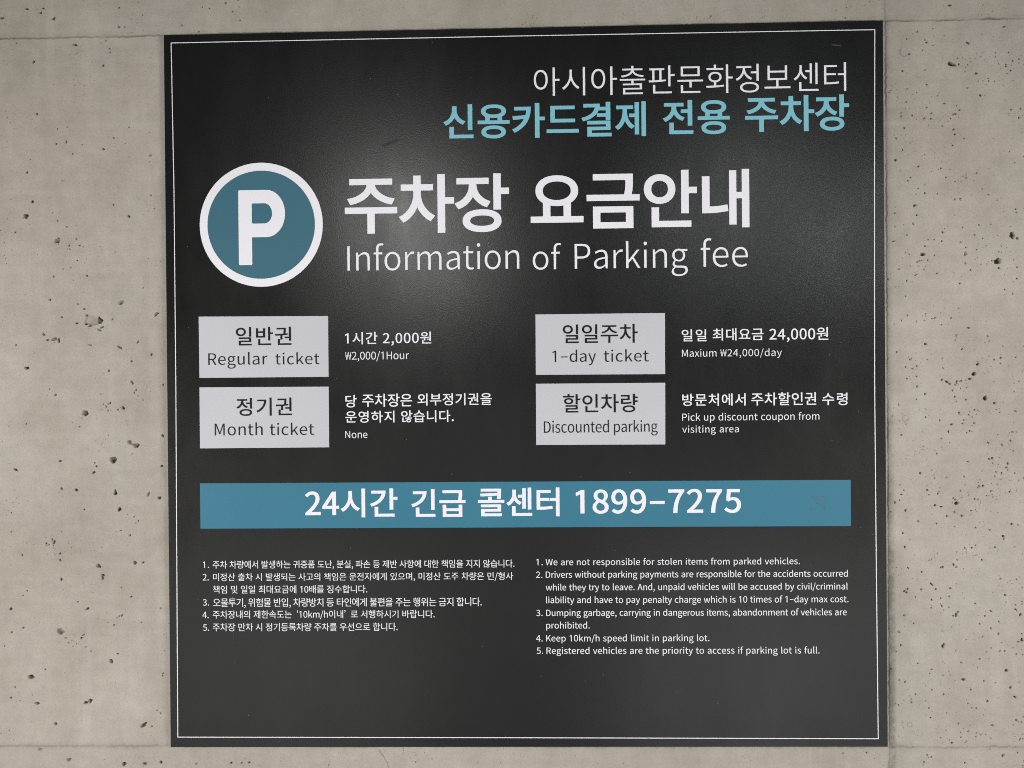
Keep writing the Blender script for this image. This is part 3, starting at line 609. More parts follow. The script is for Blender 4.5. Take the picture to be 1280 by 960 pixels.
    121: (521, [(101,-234,50,6,42,19,36,29,30,38,24,45,21,51,204,589,-89,0,-98,-301,-44,-154,-5,0,-54,154,-110,301,-95,0,218,-544,-12,-41,-13,-32,-15,-28,-19,-24,-21,-18,-25,-11,-29,-4,-22,3,-20,6,-18,-73,29,-8)]),
    8216: (500, [(452,809,-21,38,-31,-17,-30,-24,-25,-30,-20,-34,-14,-39,-5,-43,3,-26,8,-23,13,-19,16,-14,19,-10,20,-3,21,3,17,7,13,11,10,14,5,15,2,15,-4,25,-13,21,-20,13,-26,5,-15,-2,-12,-6,7,34,18,34,28,31)]),
    8217: (500, [(48,599,21,-38,32,18,29,24,26,30,20,34,13,39,5,42,-3,26,-8,23,-12,19,-16,15,-19,9,-21,3,-21,-2,-17,-7,-13,-11,-9,-14,-6,-15,-2,-16,5,-25,12,-20,20,-14,26,-5,15,3,12,5,-6,-34,-18,-34,-28,-30)]),
    8361: (640, [(132,0,80,0,80,442,27,167,2,0,27,-167,81,-442,81,0,110,733,-64,0,-57,-399,-30,-238,-4,0,-38,238,-74,399,-62,0,-74,-399,-38,-238,-3,0,-32,238,-56,399,-69,0), (5,330,630,0,0,62,-630,0)]),
    44036: (920, [(668,827,0,-661,84,0,0,317,133,0,0,70,-133,0,0,274), (88,757,0,-69,331,0,-11,-57,-23,-55,-33,-51,-43,-47,-52,-43,-60,-38,-69,-33,-77,-28,35,-67,93,35,83,43,72,51,61,58,49,66,36,72,22,78,7,85), (188,233,0,-291,603,0,0,68,-520,0,0,223)]),
    44172: (920, [(739,827,0,-905,79,0,0,905), (89,712,0,-68,266,0,-9,-69,-18,-67,-25,-64,-33,-61,-42,-57,-51,-54,-59,-49,-68,-46,48,-60,60,39,53,42,47,44,41,47,35,50,30,51,187,0,0,-422,78,0,0,835,-78,0,0,-346,-157,0,20,61,13,63,8,65,2,66)]),
    44208: (920, [(474,523,0,-65,237,0,0,-93,83,0,0,462,-83,0,0,-131,-204,0,6,42,2,44,-404,0,0,-68,313,0,-11,-52,-20,-48,-31,-44,-41,-41,-50,-36,-60,-31,-68,-27,-78,-22,29,-68,72,20,66,25,60,29,54,34,46,38,40,42,32,47,24,51,223,0,0,-108), (214,-69,610,0,0,67,-528,0,0,104,498,0,0,222,-582,0,0,-67,499,0,0,-92,-497,0)]),
    44256: (920, [(137,736,0,-68,550,0,0,-106,-4,-95,-10,-107,-20,-122,84,-10,19,127,10,109,4,96,0,176), (368,441,0,-323,-318,0,0,-69,817,0,0,69,-417,0,0,323)]),
    44428: (920, [(125,772,0,-67,340,0,-4,-94,-17,-131,-210,-8,-190,-3,11,-68,116,1,128,4,0,-204,82,0,0,208,128,12,126,17,-6,60,-102,-12,12,81,6,69,2,135), (514,335,0,-67,196,0,0,-125,84,0,0,683,-84,0,0,-491), (177,218,0,-276,639,0,0,68,-556,0,0,208)]),
    44480: (920, [(715,827,0,-905,83,0,0,905), (123,757,0,-68,343,0,-1,-52,-4,-66,-8,-77,-15,-90,-203,-6,-191,-2,11,-70,241,4,0,-355,83,0,0,358,140,10,138,15,-6,63,-128,-11,15,102,7,86,3,70,0,89)]),
    44552: (920, [(151,255,0,-321,616,0,0,321), (685,189,0,-187,-453,0,0,187), (50,446,0,-68,820,0,0,68,-131,0,15,79,7,70,3,62,0,122,-610,0,0,-68,528,0,0,-55,-3,-62,-8,-69,-15,-79)]),
    44553: (920, [(156,309,0,-375,607,0,0,375,-82,0,0,-119,-443,0,0,119), (238,125,443,0,0,-123,-443,0), (50,458,0,-68,820,0,0,68,-131,0,15,79,7,68,3,60,0,121,-610,0,0,-68,528,0,0,-54,-3,-60,-7,-68,-14,-78)]),
    44592: (920, [(709,827,0,-905,83,0,0,905), (103,729,0,-67,339,0,-11,-79,-22,-74,-31,-71,-42,-65,-52,-61,-64,-57,-74,-51,-85,-46,44,-67,105,59,89,66,73,73,57,78,44,84,30,89,18,93,5,96)]),
    44596: (920, [(707,826,0,-657,83,0,0,657), (112,758,0,-69,327,0,-12,-58,-23,-55,-33,-52,-44,-47,-53,-43,-61,-39,-70,-33,-78,-28,33,-67,95,35,84,43,74,52,62,58,50,66,36,73,23,79,7,85), (205,222,0,-280,608,0,0,68,-525,0,0,212)]),
    45212: (920, [(93,336,174,2,103,7,107,12,111,19,-10,69,-106,-19,-101,-12,-99,-6,-96,-2,0,355,-83,0), (669,826,0,-653,83,0,0,315,133,0,0,70,-133,0,0,268), (191,236,0,-294,593,0,0,68,-510,0,0,226)]),
    45236: (920, [(531,807,0,-838,78,0,0,421,127,0,0,-468,80,0,0,905,-80,0,0,-368,-127,0,0,348), (94,156,132,1,78,5,83,9,89,14,-10,73,-78,-14,-74,-8,-70,-5,-67,-2,0,489,-83,0)]),
    45716: (920, [(49,366,0,-67,820,0,0,67), (160,794,0,-306,615,0,0,67,-533,0,0,239), (154,208,0,-264,626,0,0,68,-543,0,0,196)]),
    45768: (920, [(708,827,0,-905,82,0,0,905), (107,155,182,2,109,8,111,13,116,21,-11,70,-110,-19,-107,-13,-105,-8,-103,-2,0,511,-82,0)]),
    45796: (920, [(662,827,0,-906,83,0,0,480,148,0,0,69,-148,0,0,357), (89,739,0,-592,190,1,106,5,101,9,102,15,-10,71,-97,-15,-96,-9,-101,-5,-113,-2,0,454,337,0,0,68)]),
    45817: (920, [(464,270,-65,-3,-59,-9,-51,-14,-43,-20,-34,-24,-25,-30,-16,-34,-5,-39,5,-39,16,-34,25,-30,34,-24,43,-20,51,-14,59,-9,65,-3,65,3,59,9,50,14,43,20,34,24,25,30,15,34,5,39,-5,39,-15,34,-25,30,-34,24,-43,20,-50,14,-59,9), (464,203,62,-3,53,-10,43,-15,32,-21,20,-26,6,-31,-6,-31,-20,-26,-32,-21,-43,-15,-53,-10,-62,-3,-62,3,-54,10,-43,15,-31,21,-20,26,-7,31,7,31,20,26,31,21,43,15,54,10), (669,827,0,-538,84,0,0,234,132,0,0,69,-132,0,0,235), (90,758,0,-397,199,1,108,5,95,9,91,15,-9,68,-87,-15,-90,-9,-102,-5,-123,-1,0,261,317,0,0,68)]),
    45824: (920, [(533,807,0,-838,77,0,0,427,128,0,0,-474,79,0,0,905,-79,0,0,-363,-128,0,0,343), (82,717,0,-572,154,1,83,4,78,8,79,14,-8,69,-72,-13,-71,-7,-76,-4,-84,-2,0,434,253,0,0,68)]),
    46020: (920, [(154,754,0,-417,263,0,0,-232,-367,0,0,-69,820,0,0,69,-371,0,0,232,276,0,0,67,-538,0,0,282,529,0,0,68)]),
    46104: (920, [(704,827,0,-906,83,0,0,906), (66,117,136,1,147,5,152,10,151,18,-7,61,-126,-11,-129,-8,0,176,194,0,0,68,-380,0,0,237,376,0,0,67,-458,0,0,-372,185,0,0,-179,-252,-3)]),
    46300: (920, [(50,114,0,-69,820,0,0,69), (154,743,0,-418,621,0,0,68,-539,0,0,282,530,0,0,68)]),
    46321: (920, [(50,397,0,-69,818,0,0,69), (458,250,-69,-3,-61,-8,-53,-13,-44,-18,-36,-24,-26,-28,-16,-32,-5,-37,5,-37,16,-32,26,-28,36,-24,44,-18,53,-13,61,-8,69,-3,69,3,61,8,53,13,44,18,35,24,26,28,16,32,5,37,-5,37,-16,32,-26,28,-35,24,-44,18,-53,13,-61,8), (458,185,66,-3,55,-9,45,-14,33,-19,20,-24,7,-29,-7,-29,-20,-24,-33,-20,-45,-14,-55,-8,-66,-3,-66,3,-56,8,-44,14,-33,20,-20,24,-7,29,7,29,20,24,33,19,44,14,56,9), (153,791,0,-309,619,0,0,68,-537,0,0,173,531,0,0,68)]),
    46989: (920, [(183,287,0,-353,569,0,0,353,-83,0,0,-110,-404,0,0,110), (265,111,404,0,0,-109,-404,0), (669,826,0,-499,83,0,0,212,134,0,0,70,-134,0,0,217), (87,782,0,-68,326,0,0,-110,-324,0,0,-256,189,1,107,5,101,9,104,15,-8,69,-100,-15,-98,-9,-101,-5,-112,-1,0,122,323,0,0,243)]),
    47049: (920, [(463,253,-66,-3,-58,-8,-51,-14,-43,-18,-34,-24,-25,-28,-16,-33,-5,-37,5,-37,16,-32,25,-29,34,-23,43,-19,51,-13,58,-8,66,-3,66,3,58,8,51,13,43,19,34,23,25,29,15,32,5,37,-5,37,-15,33,-25,28,-34,24,-43,18,-51,14,-58,8), (463,188,63,-3,53,-9,43,-14,31,-20,20,-25,6,-29,-6,-29,-20,-25,-31,-20,-43,-14,-53,-9,-63,-3,-63,3,-53,9,-43,14,-32,20,-19,25,-7,29,7,29,19,25,32,20,43,14,53,9), (669,826,0,-547,83,0,0,147,134,0,0,70,-134,0,0,120,134,0,0,70,-134,0,0,140), (87,770,0,-67,326,0,0,-114,-324,0,0,-257,189,1,107,5,101,9,104,15,-8,68,-100,-14,-98,-9,-101,-5,-112,-1,0,124,323,0,0,245)]),
    47161: (920, [(497,251,-67,-3,-59,-8,-52,-14,-43,-19,-35,-24,-25,-28,-16,-33,-5,-38,5,-38,16,-33,25,-28,35,-24,43,-19,52,-14,59,-8,67,-3,67,3,59,8,52,14,43,19,34,24,26,28,15,33,5,38,-5,38,-15,33,-26,28,-34,24,-43,19,-52,14,-59,8), (497,186,64,-3,53,-9,44,-15,32,-20,20,-25,6,-30,-6,-30,-20,-25,-32,-20,-44,-15,-53,-9,-64,-3,-64,3,-54,9,-43,15,-32,20,-19,25,-7,30,7,30,19,25,32,20,43,15,54,9), (86,776,0,-68,307,0,0,-122,-305,0,0,-269,185,1,97,3,84,7,81,11,-8,68,-76,-11,-79,-7,-91,-3,-111,-1,0,136,305,0,0,255), (536,501,0,-68,175,0,0,-165,83,0,0,558,-83,0,0,-141,-175,0,0,-68,175,0,0,-116)]),
    47196: (920, [(152,272,265,0,0,-169,-367,0,0,-69,820,0,0,69,-371,0,0,169,290,0,0,68,-555,0,0,146,534,0,0,274,-618,0,0,-68,536,0,0,-140,-534,0)]),
    47197: (920, [(141,192,0,-67,545,0,0,-194,83,0,0,261), (155,424,263,0,0,-95,-369,0,0,-68,820,0,0,68,-369,0,0,95,283,0,0,66,-546,0,0,94,527,0,0,220,-611,0,0,-66,529,0,0,-92,-527,0)]),
    47484: (920, [(49,407,0,-64,820,0,0,64), (149,-66,647,0,0,60,-565,0,0,84,536,0,0,193,-620,0,0,-60,538,0,0,-76,-536,0), (155,474,625,0,0,60,-543,0,0,78,527,0,0,188,-611,0,0,-59,529,0,0,-73,-527,0)]),
    47564: (920, [(87,745,0,-418,416,0,0,418), (422,678,0,-284,-254,0,0,284), (669,827,0,-663,83,0,0,319,133,0,0,69,-133,0,0,275), (189,227,0,-285,603,0,0,68,-521,0,0,217)]),
    47728: (920, [(416,672,0,-455,-248,0,0,455), (497,542,215,0,0,-181,-215,0), (712,827,0,-217,-215,0,0,128,-411,0,0,-587,411,0,0,142,215,0,0,-372,82,0,0,906)]),
    47928: (920, [(155,784,0,-317,607,0,0,317), (681,718,0,-185,-445,0,0,185), (49,365,0,-68,375,0,0,-183,82,0,0,183,363,0,0,68), (153,201,0,-259,625,0,0,68,-542,0,0,191)]),
    47932: (920, [(156,797,0,-276,605,0,0,276), (679,731,0,-144,-442,0,0,144), (151,-68,638,0,0,65,-557,0,0,90,530,0,0,204,-263,0,0,88,368,0,0,67,-817,0,0,-67,366,0,0,-88,-267,0,0,-64,532,0,0,-79,-530,0)]),
    48120: (920, [(101,738,0,-589,416,0,0,589), (437,672,0,-456,-254,0,0,456), (707,827,0,-906,83,0,0,906)]),
    48124: (920, [(97,748,0,-421,422,0,0,421), (438,681,0,-287,-260,0,0,287), (708,826,0,-650,83,0,0,650), (210,238,0,-286,609,0,0,68,-526,0,0,218)]),
    48143: (920, [(97,768,0,-369,422,0,0,369), (438,702,0,-237,-260,0,0,237), (708,827,0,-519,82,0,0,519), (463,334,0,-88,-266,0,0,-64,265,0,-12,-44,-32,-42,-48,-37,-62,-32,-71,-24,-76,-14,29,-64,67,13,63,20,58,25,51,31,43,36,32,40,33,-40,42,-35,50,-32,57,-25,63,-20,66,-13,29,64,-76,15,-70,25,-60,31,-48,38,-31,41,-12,43,265,0,0,64,-266,0,0,88)]),
    48148: (920, [(86,750,0,-611,421,0,0,611,-82,0,0,-238,-257,0,0,238), (168,446,257,0,0,-238,-257,0), (662,827,0,-905,83,0,0,478,148,0,0,71,-148,0,0,356)]),
    48152: (920, [(87,761,0,-447,419,0,0,447,-82,0,0,-151,-255,0,0,151), (169,545,255,0,0,-164,-255,0), (669,826,0,-664,83,0,0,322,133,0,0,69,-133,0,0,273), (189,226,0,-284,603,0,0,68,-521,0,0,216)]),
    48156: (920, [(87,789,0,-394,419,0,0,394,-82,0,0,-129,-255,0,0,129), (169,595,255,0,0,-133,-255,0), (669,827,0,-467,83,0,0,204,133,0,0,68,-133,0,0,195), (180,-68,604,0,0,67,-523,0,0,98,491,0,0,220,-574,0,0,-66,492,0,0,-92,-490,0)]),
    48169: (920, [(464,259,-66,-3,-58,-8,-51,-14,-43,-19,-34,-24,-25,-29,-16,-33,-5,-37,5,-38,16,-34,25,-28,34,-25,43,-19,51,-14,58,-8,66,-3,66,3,58,8,51,14,42,19,34,25,25,28,15,34,5,38,-5,37,-15,33,-25,29,-34,24,-42,19,-51,14,-58,8), (464,193,63,-3,53,-9,42,-14,31,-20,20,-25,6,-30,-6,-30,-20,-26,-31,-20,-42,-15,-53,-9,-63,-3,-62,3,-53,9,-43,15,-32,20,-19,26,-7,30,7,30,19,25,32,20,43,14,53,9), (87,770,0,-417,419,0,0,417,-82,0,0,-136,-255,0,0,136), (169,568,255,0,0,-148,-255,0), (669,827,0,-543,83,0,0,246,133,0,0,70,-133,0,0,227)]),
    48176: (920, [(82,741,0,-593,346,0,0,593,-77,0,0,-220,-190,0,0,220), (161,454,190,0,0,-238,-190,0), (538,808,0,-840,79,0,0,432,122,0,0,-478,80,0,0,905,-80,0,0,-358,-122,0,0,339)]),
    48372: (920, [(229,534,460,0,0,-166,-460,0), (146,763,0,-463,271,0,0,-194,-367,0,0,-69,820,0,0,69,-371,0,0,194,272,0,0,463,-82,0,0,-161,-460,0,0,161)]),
    48512: (920, [(153,790,0,-391,612,0,0,391,-83,0,0,-124,-447,0,0,124), (235,599,447,0,0,-132,-447,0), (49,291,0,-67,367,0,0,-302,82,0,0,302,371,0,0,67)]),
    48516: (920, [(158,798,0,-362,602,0,0,362,-82,0,0,-115,-438,0,0,115), (240,619,438,0,0,-116,-438,0), (49,349,0,-67,375,0,0,-175,82,0,0,175,363,0,0,67), (153,188,0,-246,625,0,0,68,-543,0,0,178)]),
    48520: (920, [(158,813,0,-299,602,0,0,299,-82,0,0,-85,-438,0,0,85), (240,665,438,0,0,-86,-438,0), (151,-68,638,0,0,65,-557,0,0,87,530,0,0,202,-263,0,0,87,368,0,0,68,-817,0,0,-68,366,0,0,-87,-267,0,0,-63,532,0,0,-79,-530,0)]),
    49324: (920, [(271,749,0,-162,-5,-62,-13,-62,-21,-60,-28,-56,-35,-52,-40,-45,-44,-38,-48,-30,51,-67,49,32,46,40,41,48,36,55,30,60,23,65,23,-61,30,-56,35,-52,40,-45,44,-38,47,-30,51,66,-46,29,-44,36,-39,44,-34,49,-28,54,-21,57,-13,59,-5,60,0,162), (662,827,0,-905,83,0,0,468,148,0,0,71,-148,0,0,366)]),
    49328: (920, [(272,772,0,-111,-4,-51,-12,-50,-19,-46,-26,-42,-33,-39,-38,-33,-45,-28,-49,-22,45,-66,51,24,47,30,40,36,36,42,29,46,22,51,23,-46,29,-41,35,-38,39,-33,45,-27,48,-22,42,66,-62,29,-54,38,-45,47,-33,53,-22,58,-7,61,0,114), (669,827,0,-668,83,0,0,321,133,0,0,70,-133,0,0,277), (190,223,0,-281,602,0,0,68,-518,0,0,213)]),
    49373: (920, [(515,248,-66,-3,-60,-8,-52,-13,-43,-19,-35,-23,-25,-28,-16,-32,-5,-36,5,-36,16,-32,25,-28,35,-23,43,-19,52,-13,60,-8,66,-3,67,3,59,8,52,13,43,19,35,23,25,28,16,32,5,36,-5,36,-16,32,-25,28,-35,23,-43,19,-52,13,-59,8), (515,184,63,-3,54,-9,43,-14,33,-19,19,-24,7,-29,-7,-29,-19,-24,-33,-19,-43,-14,-54,-9,-63,-3,-63,3,-54,9,-44,14,-32,19,-20,24,-7,29,7,29,20,24,32,19,44,14,54,9), (239,770,0,-121,-6,-51,-16,-52,-28,-50,-37,-46,-47,-40,-55,-32,45,-64,42,23,38,27,33,33,29,37,24,39,19,42,19,-38,23,-35,27,-31,32,-28,37,-24,40,-20,44,64,-53,27,-45,34,-36,41,-27,46,-16,48,-6,50,0,121), (539,809,0,-512,78,0,0,219,116,0,0,-248,79,0,0,558,-79,0,0,-242,-116,0,0,225)]),
    49436: (920, [(712,827,0,-307,-210,0,0,-68,210,0,0,-531,82,0,0,906), (283,749,0,-162,-4,-63,-14,-62,-21,-60,-28,-56,-34,-52,-40,-46,-45,-38,-48,-30,52,-67,49,32,46,41,41,49,36,55,30,61,23,65,24,-62,29,-57,36,-52,41,-46,45,-39,49,-31,50,67,-47,28,-44,36,-40,44,-34,49,-29,55,-21,58,-13,60,-5,61,0,162)]),
    49440: (920, [(711,826,0,-212,-197,0,0,-69,197,0,0,-395,83,0,0,676), (277,772,0,-111,-4,-51,-12,-50,-20,-47,-26,-43,-33,-40,-39,-34,-43,-29,-49,-22,44,-66,51,25,46,31,41,37,35,43,29,48,22,52,23,-47,28,-43,34,-39,39,-35,44,-28,47,-23,45,65,-62,30,-53,39,-44,48,-33,55,-21,59,-7,62,0,114), (213,225,0,-283,602,0,0,68,-519,0,0,215)]),
    49468: (920, [(733,827,0,-679,79,0,0,679), (556,809,0,-210,-140,0,0,-69,140,0,0,-356,79,0,0,635), (222,231,0,-289,617,0,0,68,-534,0,0,221), (237,763,0,-133,-6,-55,-16,-55,-27,-53,-36,-50,-46,-42,-54,-34,46,-63,41,24,37,29,32,34,28,38,24,41,18,43,17,-39,22,-37,27,-33,30,-30,35,-26,39,-21,46,64,-52,30,-44,37,-35,44,-25,49,-16,52,-5,53,0,133)]),
    49549: (920, [(141,217,0,-66,542,0,0,-229,83,0,0,295), (417,511,0,-138,-367,0,0,-68,819,0,0,68,-370,0,0,138), (416,813,0,-41,-7,-44,-20,-41,-31,-39,-40,-34,-48,-30,-53,-24,-58,-19,-60,-12,31,-66,69,16,65,23,61,30,54,37,45,43,34,49,35,-49,45,-43,54,-37,60,-30,65,-23,68,-16,32,66,-60,12,-57,19,-54,24,-48,30,-40,34,-31,39,-20,41,-7,44,0,41)]),
    49552: (920, [(155,201,0,-259,621,0,0,68,-538,0,0,191), (417,494,0,-152,-367,0,0,-68,819,0,0,68,-370,0,0,152), (416,803,0,-40,-7,-46,-19,-44,-31,-41,-39,-37,-48,-32,-53,-27,-57,-20,-59,-14,33,-66,68,17,64,25,60,32,52,40,44,45,34,51,34,-51,44,-45,53,-40,60,-32,64,-25,67,-17,33,66,-59,13,-57,21,-53,26,-47,32,-40,37,-30,41,-20,45,-7,46,0,40)]),
    49688: (920, [(416,795,0,-51,-7,-47,-20,-44,-32,-41,-41,-37,-49,-32,-55,-27,-59,-20,-61,-13,33,-67,70,16,67,25,62,32,55,40,46,46,35,52,35,-52,46,-46,55,-40,62,-32,67,-25,69,-16,33,67,-61,13,-59,20,-55,27,-49,32,-41,38,-32,41,-21,44,-7,46,0,51), (50,318,0,-69,366,0,0,-327,82,0,0,327,369,0,0,69)]),
    49845: (920, [(153,284,0,-350,607,0,0,350,-82,0,0,-104,-443,0,0,104), (235,115,443,0,0,-114,-443,0), (50,415,0,-68,817,0,0,68), (416,817,0,-41,-7,-42,-20,-39,-31,-36,-41,-33,-48,-29,-54,-23,-58,-18,-61,-12,31,-66,69,15,67,22,61,30,55,36,46,42,34,47,35,-47,45,-42,55,-36,61,-30,66,-22,69,-15,30,66,-59,12,-58,18,-54,24,-48,29,-41,33,-31,36,-21,39,-7,41,0,41)]),
    49884: (920, [(707,827,0,-906,83,0,0,906), (288,749,0,-162,-5,-64,-14,-63,-22,-61,-30,-57,-36,-51,-41,-46,-46,-37,-49,-29,51,-69,51,31,48,41,43,48,37,56,31,61,25,66,25,-62,31,-58,37,-52,42,-45,47,-38,49,-30,50,66,-48,28,-46,36,-41,44,-35,50,-30,54,-22,59,-14,60,-5,62,0,162)]),
    49888: (920, [(708,826,0,-663,83,0,0,663), (210,224,0,-282,609,0,0,68,-526,0,0,214), (285,776,0,-91,-4,-52,-12,-51,-20,-48,-26,-45,-33,-41,-38,-35,-44,-30,-49,-24,44,-66,50,25,46,32,41,38,36,44,29,49,23,52,23,-49,30,-46,35,-40,40,-35,46,-30,49,-23,43,66,-48,22,-43,28,-39,34,-33,38,-26,43,-20,45,-12,49,-4,50,0,91)]),
    49892: (920, [(708,827,0,-468,82,0,0,468), (209,-68,613,0,0,67,-533,0,0,96,502,0,0,218,-585,0,0,-66,503,0,0,-89,-500,0), (285,801,0,-69,-7,-64,-22,-61,-34,-56,-46,-49,-56,-39,-64,-30,42,-66,51,23,47,30,42,35,36,41,31,46,23,49,24,-46,30,-42,36,-38,42,-32,46,-28,50,-21,41,65,-63,28,-55,37,-46,46,-35,53,-21,58,-8,61,0,69)]),
    50500: (920, [(290,757,-48,-5,-43,-17,-39,-27,-33,-36,-27,-46,-20,-54,-13,-61,-4,-69,4,-69,13,-62,20,-54,27,-45,33,-37,39,-27,43,-16,48,-6,48,6,44,16,38,27,34,37,26,45,20,54,13,62,4,69,-4,69,-13,61,-20,54,-26,46,-34,36,-38,27,-44,17), (290,683,42,-7,36,-23,29,-36,22,-47,14,-59,5,-69,-5,-69,-14,-59,-22,-48,-29,-36,-36,-22,-42,-8,-41,8,-36,22,-30,36,-22,48,-14,59,-5,69,5,69,14,59,22,47,30,36,36,23), (662,827,0,-905,83,0,0,474,148,0,0,70,-148,0,0,361)]),
    50504: (920, [(302,763,-49,-4,-44,-12,-40,-20,-35,-26,-29,-33,-21,-38,-13,-43,-5,-47,5,-47,13,-43,21,-38,29,-32,35,-27,40,-19,44,-13,49,-4,49,4,45,13,40,19,35,27,28,32,21,38,14,43,4,47,-4,47,-14,43,-21,38,-28,33,-35,26,-40,20,-45,12), (302,691,43,-5,37,-14,32,-23,24,-30,15,-37,5,-42,-5,-41,-15,-37,-24,-30,-32,-23,-37,-14,-43,-5,-42,5,-37,14,-31,23,-24,30,-15,37,-6,41,6,42,15,37,24,30,31,23,37,14), (669,827,0,-666,83,0,0,322,133,0,0,69,-133,0,0,275), (189,229,0,-287,603,0,0,68,-521,0,0,219)]),
    50506: (920, [(300,776,-48,-4,-45,-11,-40,-19,-34,-24,-28,-31,-21,-36,-13,-40,-5,-44,5,-44,13,-40,21,-36,28,-30,34,-25,40,-18,45,-12,48,-4,49,4,45,12,39,18,34,25,28,30,21,36,13,40,4,44,-4,44,-13,40,-21,36,-28,31,-34,24,-39,19,-45,11), (300,707,42,-4,36,-14,31,-21,24,-28,15,-34,5,-39,-5,-39,-15,-34,-24,-28,-31,-21,-36,-14,-42,-5,-41,5,-37,14,-31,21,-24,28,-15,34,-5,39,5,39,15,34,24,28,31,21,37,14), (614,179,-47,-4,-40,-12,-34,-19,-25,-25,-16,-31,-6,-37,6,-36,16,-32,25,-25,34,-18,40,-12,47,-4,47,4,40,12,34,18,25,25,16,32,5,36,-5,37,-16,31,-25,25,-34,19,-40,12), (614,119,26,-2,22,-6,19,-11,14,-13,9,-17,3,-19,-3,-19,-9,-17,-14,-13,-19,-10,-22,-7,-26,-2,-26,2,-23,7,-18,10,-15,13,-9,17,-3,19,3,19,9,17,15,13,18,11,23,6), (669,827,0,-451,83,0,0,179,133,0,0,69,-133,0,0,203), (144,278,0,-332,94,1,56,5,61,10,64,17,-13,66,-47,-13,-47,-9,-87,-8,0,263), (574,353,0,-80,-187,0,0,-63,453,0,0,63,-185,0,0,80)]),
    50640: (920, [(739,827,0,-905,80,0,0,905), (253,674,34,-7,28,-22,24,-35,17,-46,10,-59,4,-68,-4,-69,-10,-58,-17,-47,-24,-35,-28,-21,-34,-8,-33,8,-28,21,-23,35,-17,47,-10,58,-4,69,4,68,10,59,17,46,23,35,28,22), (253,751,-41,-5,-38,-17,-33,-26,-27,-36,-23,-46,-16,-53,-10,-62,-4,-69,4,-69,10,-62,16,-54,23,-46,27,-36,33,-27,38,-16,41,-6,40,5,37,15,32,24,27,33,23,41,17,49,11,56,6,63,113,0,0,-439,79,0,0,840,-79,0,0,-333,-113,0,-6,61,-12,55,-18,47,-22,39,-28,32,-32,23,-35,14)]),
    50689: (920, [(297,702,42,-4,37,-14,31,-22,23,-29,15,-35,5,-40,-5,-40,-15,-34,-23,-29,-31,-22,-37,-14,-42,-5,-42,5,-37,14,-31,22,-24,29,-15,34,-5,40,5,40,15,35,24,29,31,22,37,14), (496,270,-66,-3,-59,-9,-52,-14,-43,-20,-35,-24,-25,-30,-16,-34,-5,-39,5,-39,16,-34,25,-30,35,-24,43,-20,52,-14,59,-9,66,-3,67,3,59,9,51,14,44,20,34,24,25,30,16,34,5,39,-5,39,-16,34,-25,30,-34,24,-44,20,-51,14,-59,9), (496,205,64,-3,54,-10,44,-15,32,-22,20,-26,6,-32,-6,-31,-20,-27,-32,-21,-44,-15,-54,-10,-64,-3,-63,3,-54,10,-44,15,-32,21,-20,27,-7,31,7,32,20,26,32,22,44,15,54,10), (517,629,194,0,0,-141,-193,0,8,34,3,36,-3,37), (711,827,0,-131,-232,0,-35,33,-43,24,-49,15,-55,5,-48,-4,-45,-12,-40,-19,-34,-25,-28,-31,-20,-37,-13,-41,-5,-46,5,-45,13,-42,20,-36,28,-32,34,-25,40,-19,45,-12,48,-4,55,5,49,16,43,24,35,32,232,0,0,-128,83,0,0,535)]),
    50724: (920, [(458,701,52,-3,48,-9,42,-15,37,-19,29,-25,23,-29,13,-33,5,-37,-5,-37,-13,-33,-23,-30,-29,-24,-37,-20,-42,-15,-48,-9,-52,-3,-52,3,-47,9,-42,15,-37,20,-29,24,-22,30,-14,33,-5,37,5,37,14,33,22,29,29,25,37,19,42,15,47,9), (50,107,0,-69,820,0,0,69,-371,0,0,188,61,8,56,16,49,21,42,28,34,33,25,39,16,43,5,48,-6,51,-18,47,-29,40,-40,34,-48,28,-56,20,-63,13,-69,4,-68,-4,-63,-13,-56,-20,-48,-28,-39,-34,-29,-40,-19,-47,-6,-51,5,-48,16,-43,25,-39,34,-33,42,-28,49,-21,55,-16,61,-8,0,-188)]),
    50808: (920, [(343,696,44,-4,39,-13,33,-21,24,-28,16,-35,5,-40,-5,-39,-16,-34,-24,-28,-33,-22,-39,-13,-44,-5,-44,5,-39,13,-32,22,-25,28,-15,34,-6,39,6,40,15,35,25,28,32,21,39,13), (704,827,0,-906,83,0,0,906), (66,118,131,1,146,4,154,12,155,22,-7,61,-129,-15,-132,-10,0,153,56,13,49,23,40,32,31,40,19,48,6,53,-4,46,-14,41,-21,36,-29,31,-35,25,-42,19,-46,11,-51,4,-51,-4,-46,-11,-42,-19,-35,-25,-29,-31,-22,-36,-13,-41,-5,-46,7,-53,19,-48,30,-40,40,-32,49,-23,56,-13,0,-156,-246,-3)]),
    50836: (920, [(458,704,53,-3,47,-9,43,-14,36,-19,30,-25,22,-28,14,-33,4,-36,-4,-36,-14,-32,-22,-29,-30,-24,-36,-19,-43,-15,-47,-9,-53,-3,-52,3,-48,9,-42,15,-36,19,-30,24,-22,29,-13,32,-5,36,5,36,13,33,22,28,30,25,36,19,42,14,48,9), (458,770,-69,-4,-63,-12,-56,-20,-48,-27,-39,-34,-29,-40,-18,-45,-6,-51,4,-39,11,-36,17,-33,24,-30,30,-26,35,-22,0,-244,-201,0,0,-69,820,0,0,69,-202,0,0,245,35,22,29,26,24,29,17,33,11,36,3,39,-6,51,-18,45,-29,40,-39,34,-48,27,-56,20,-64,12), (333,107,0,213,60,-11,65,-4,67,4,60,11,0,-213)]),
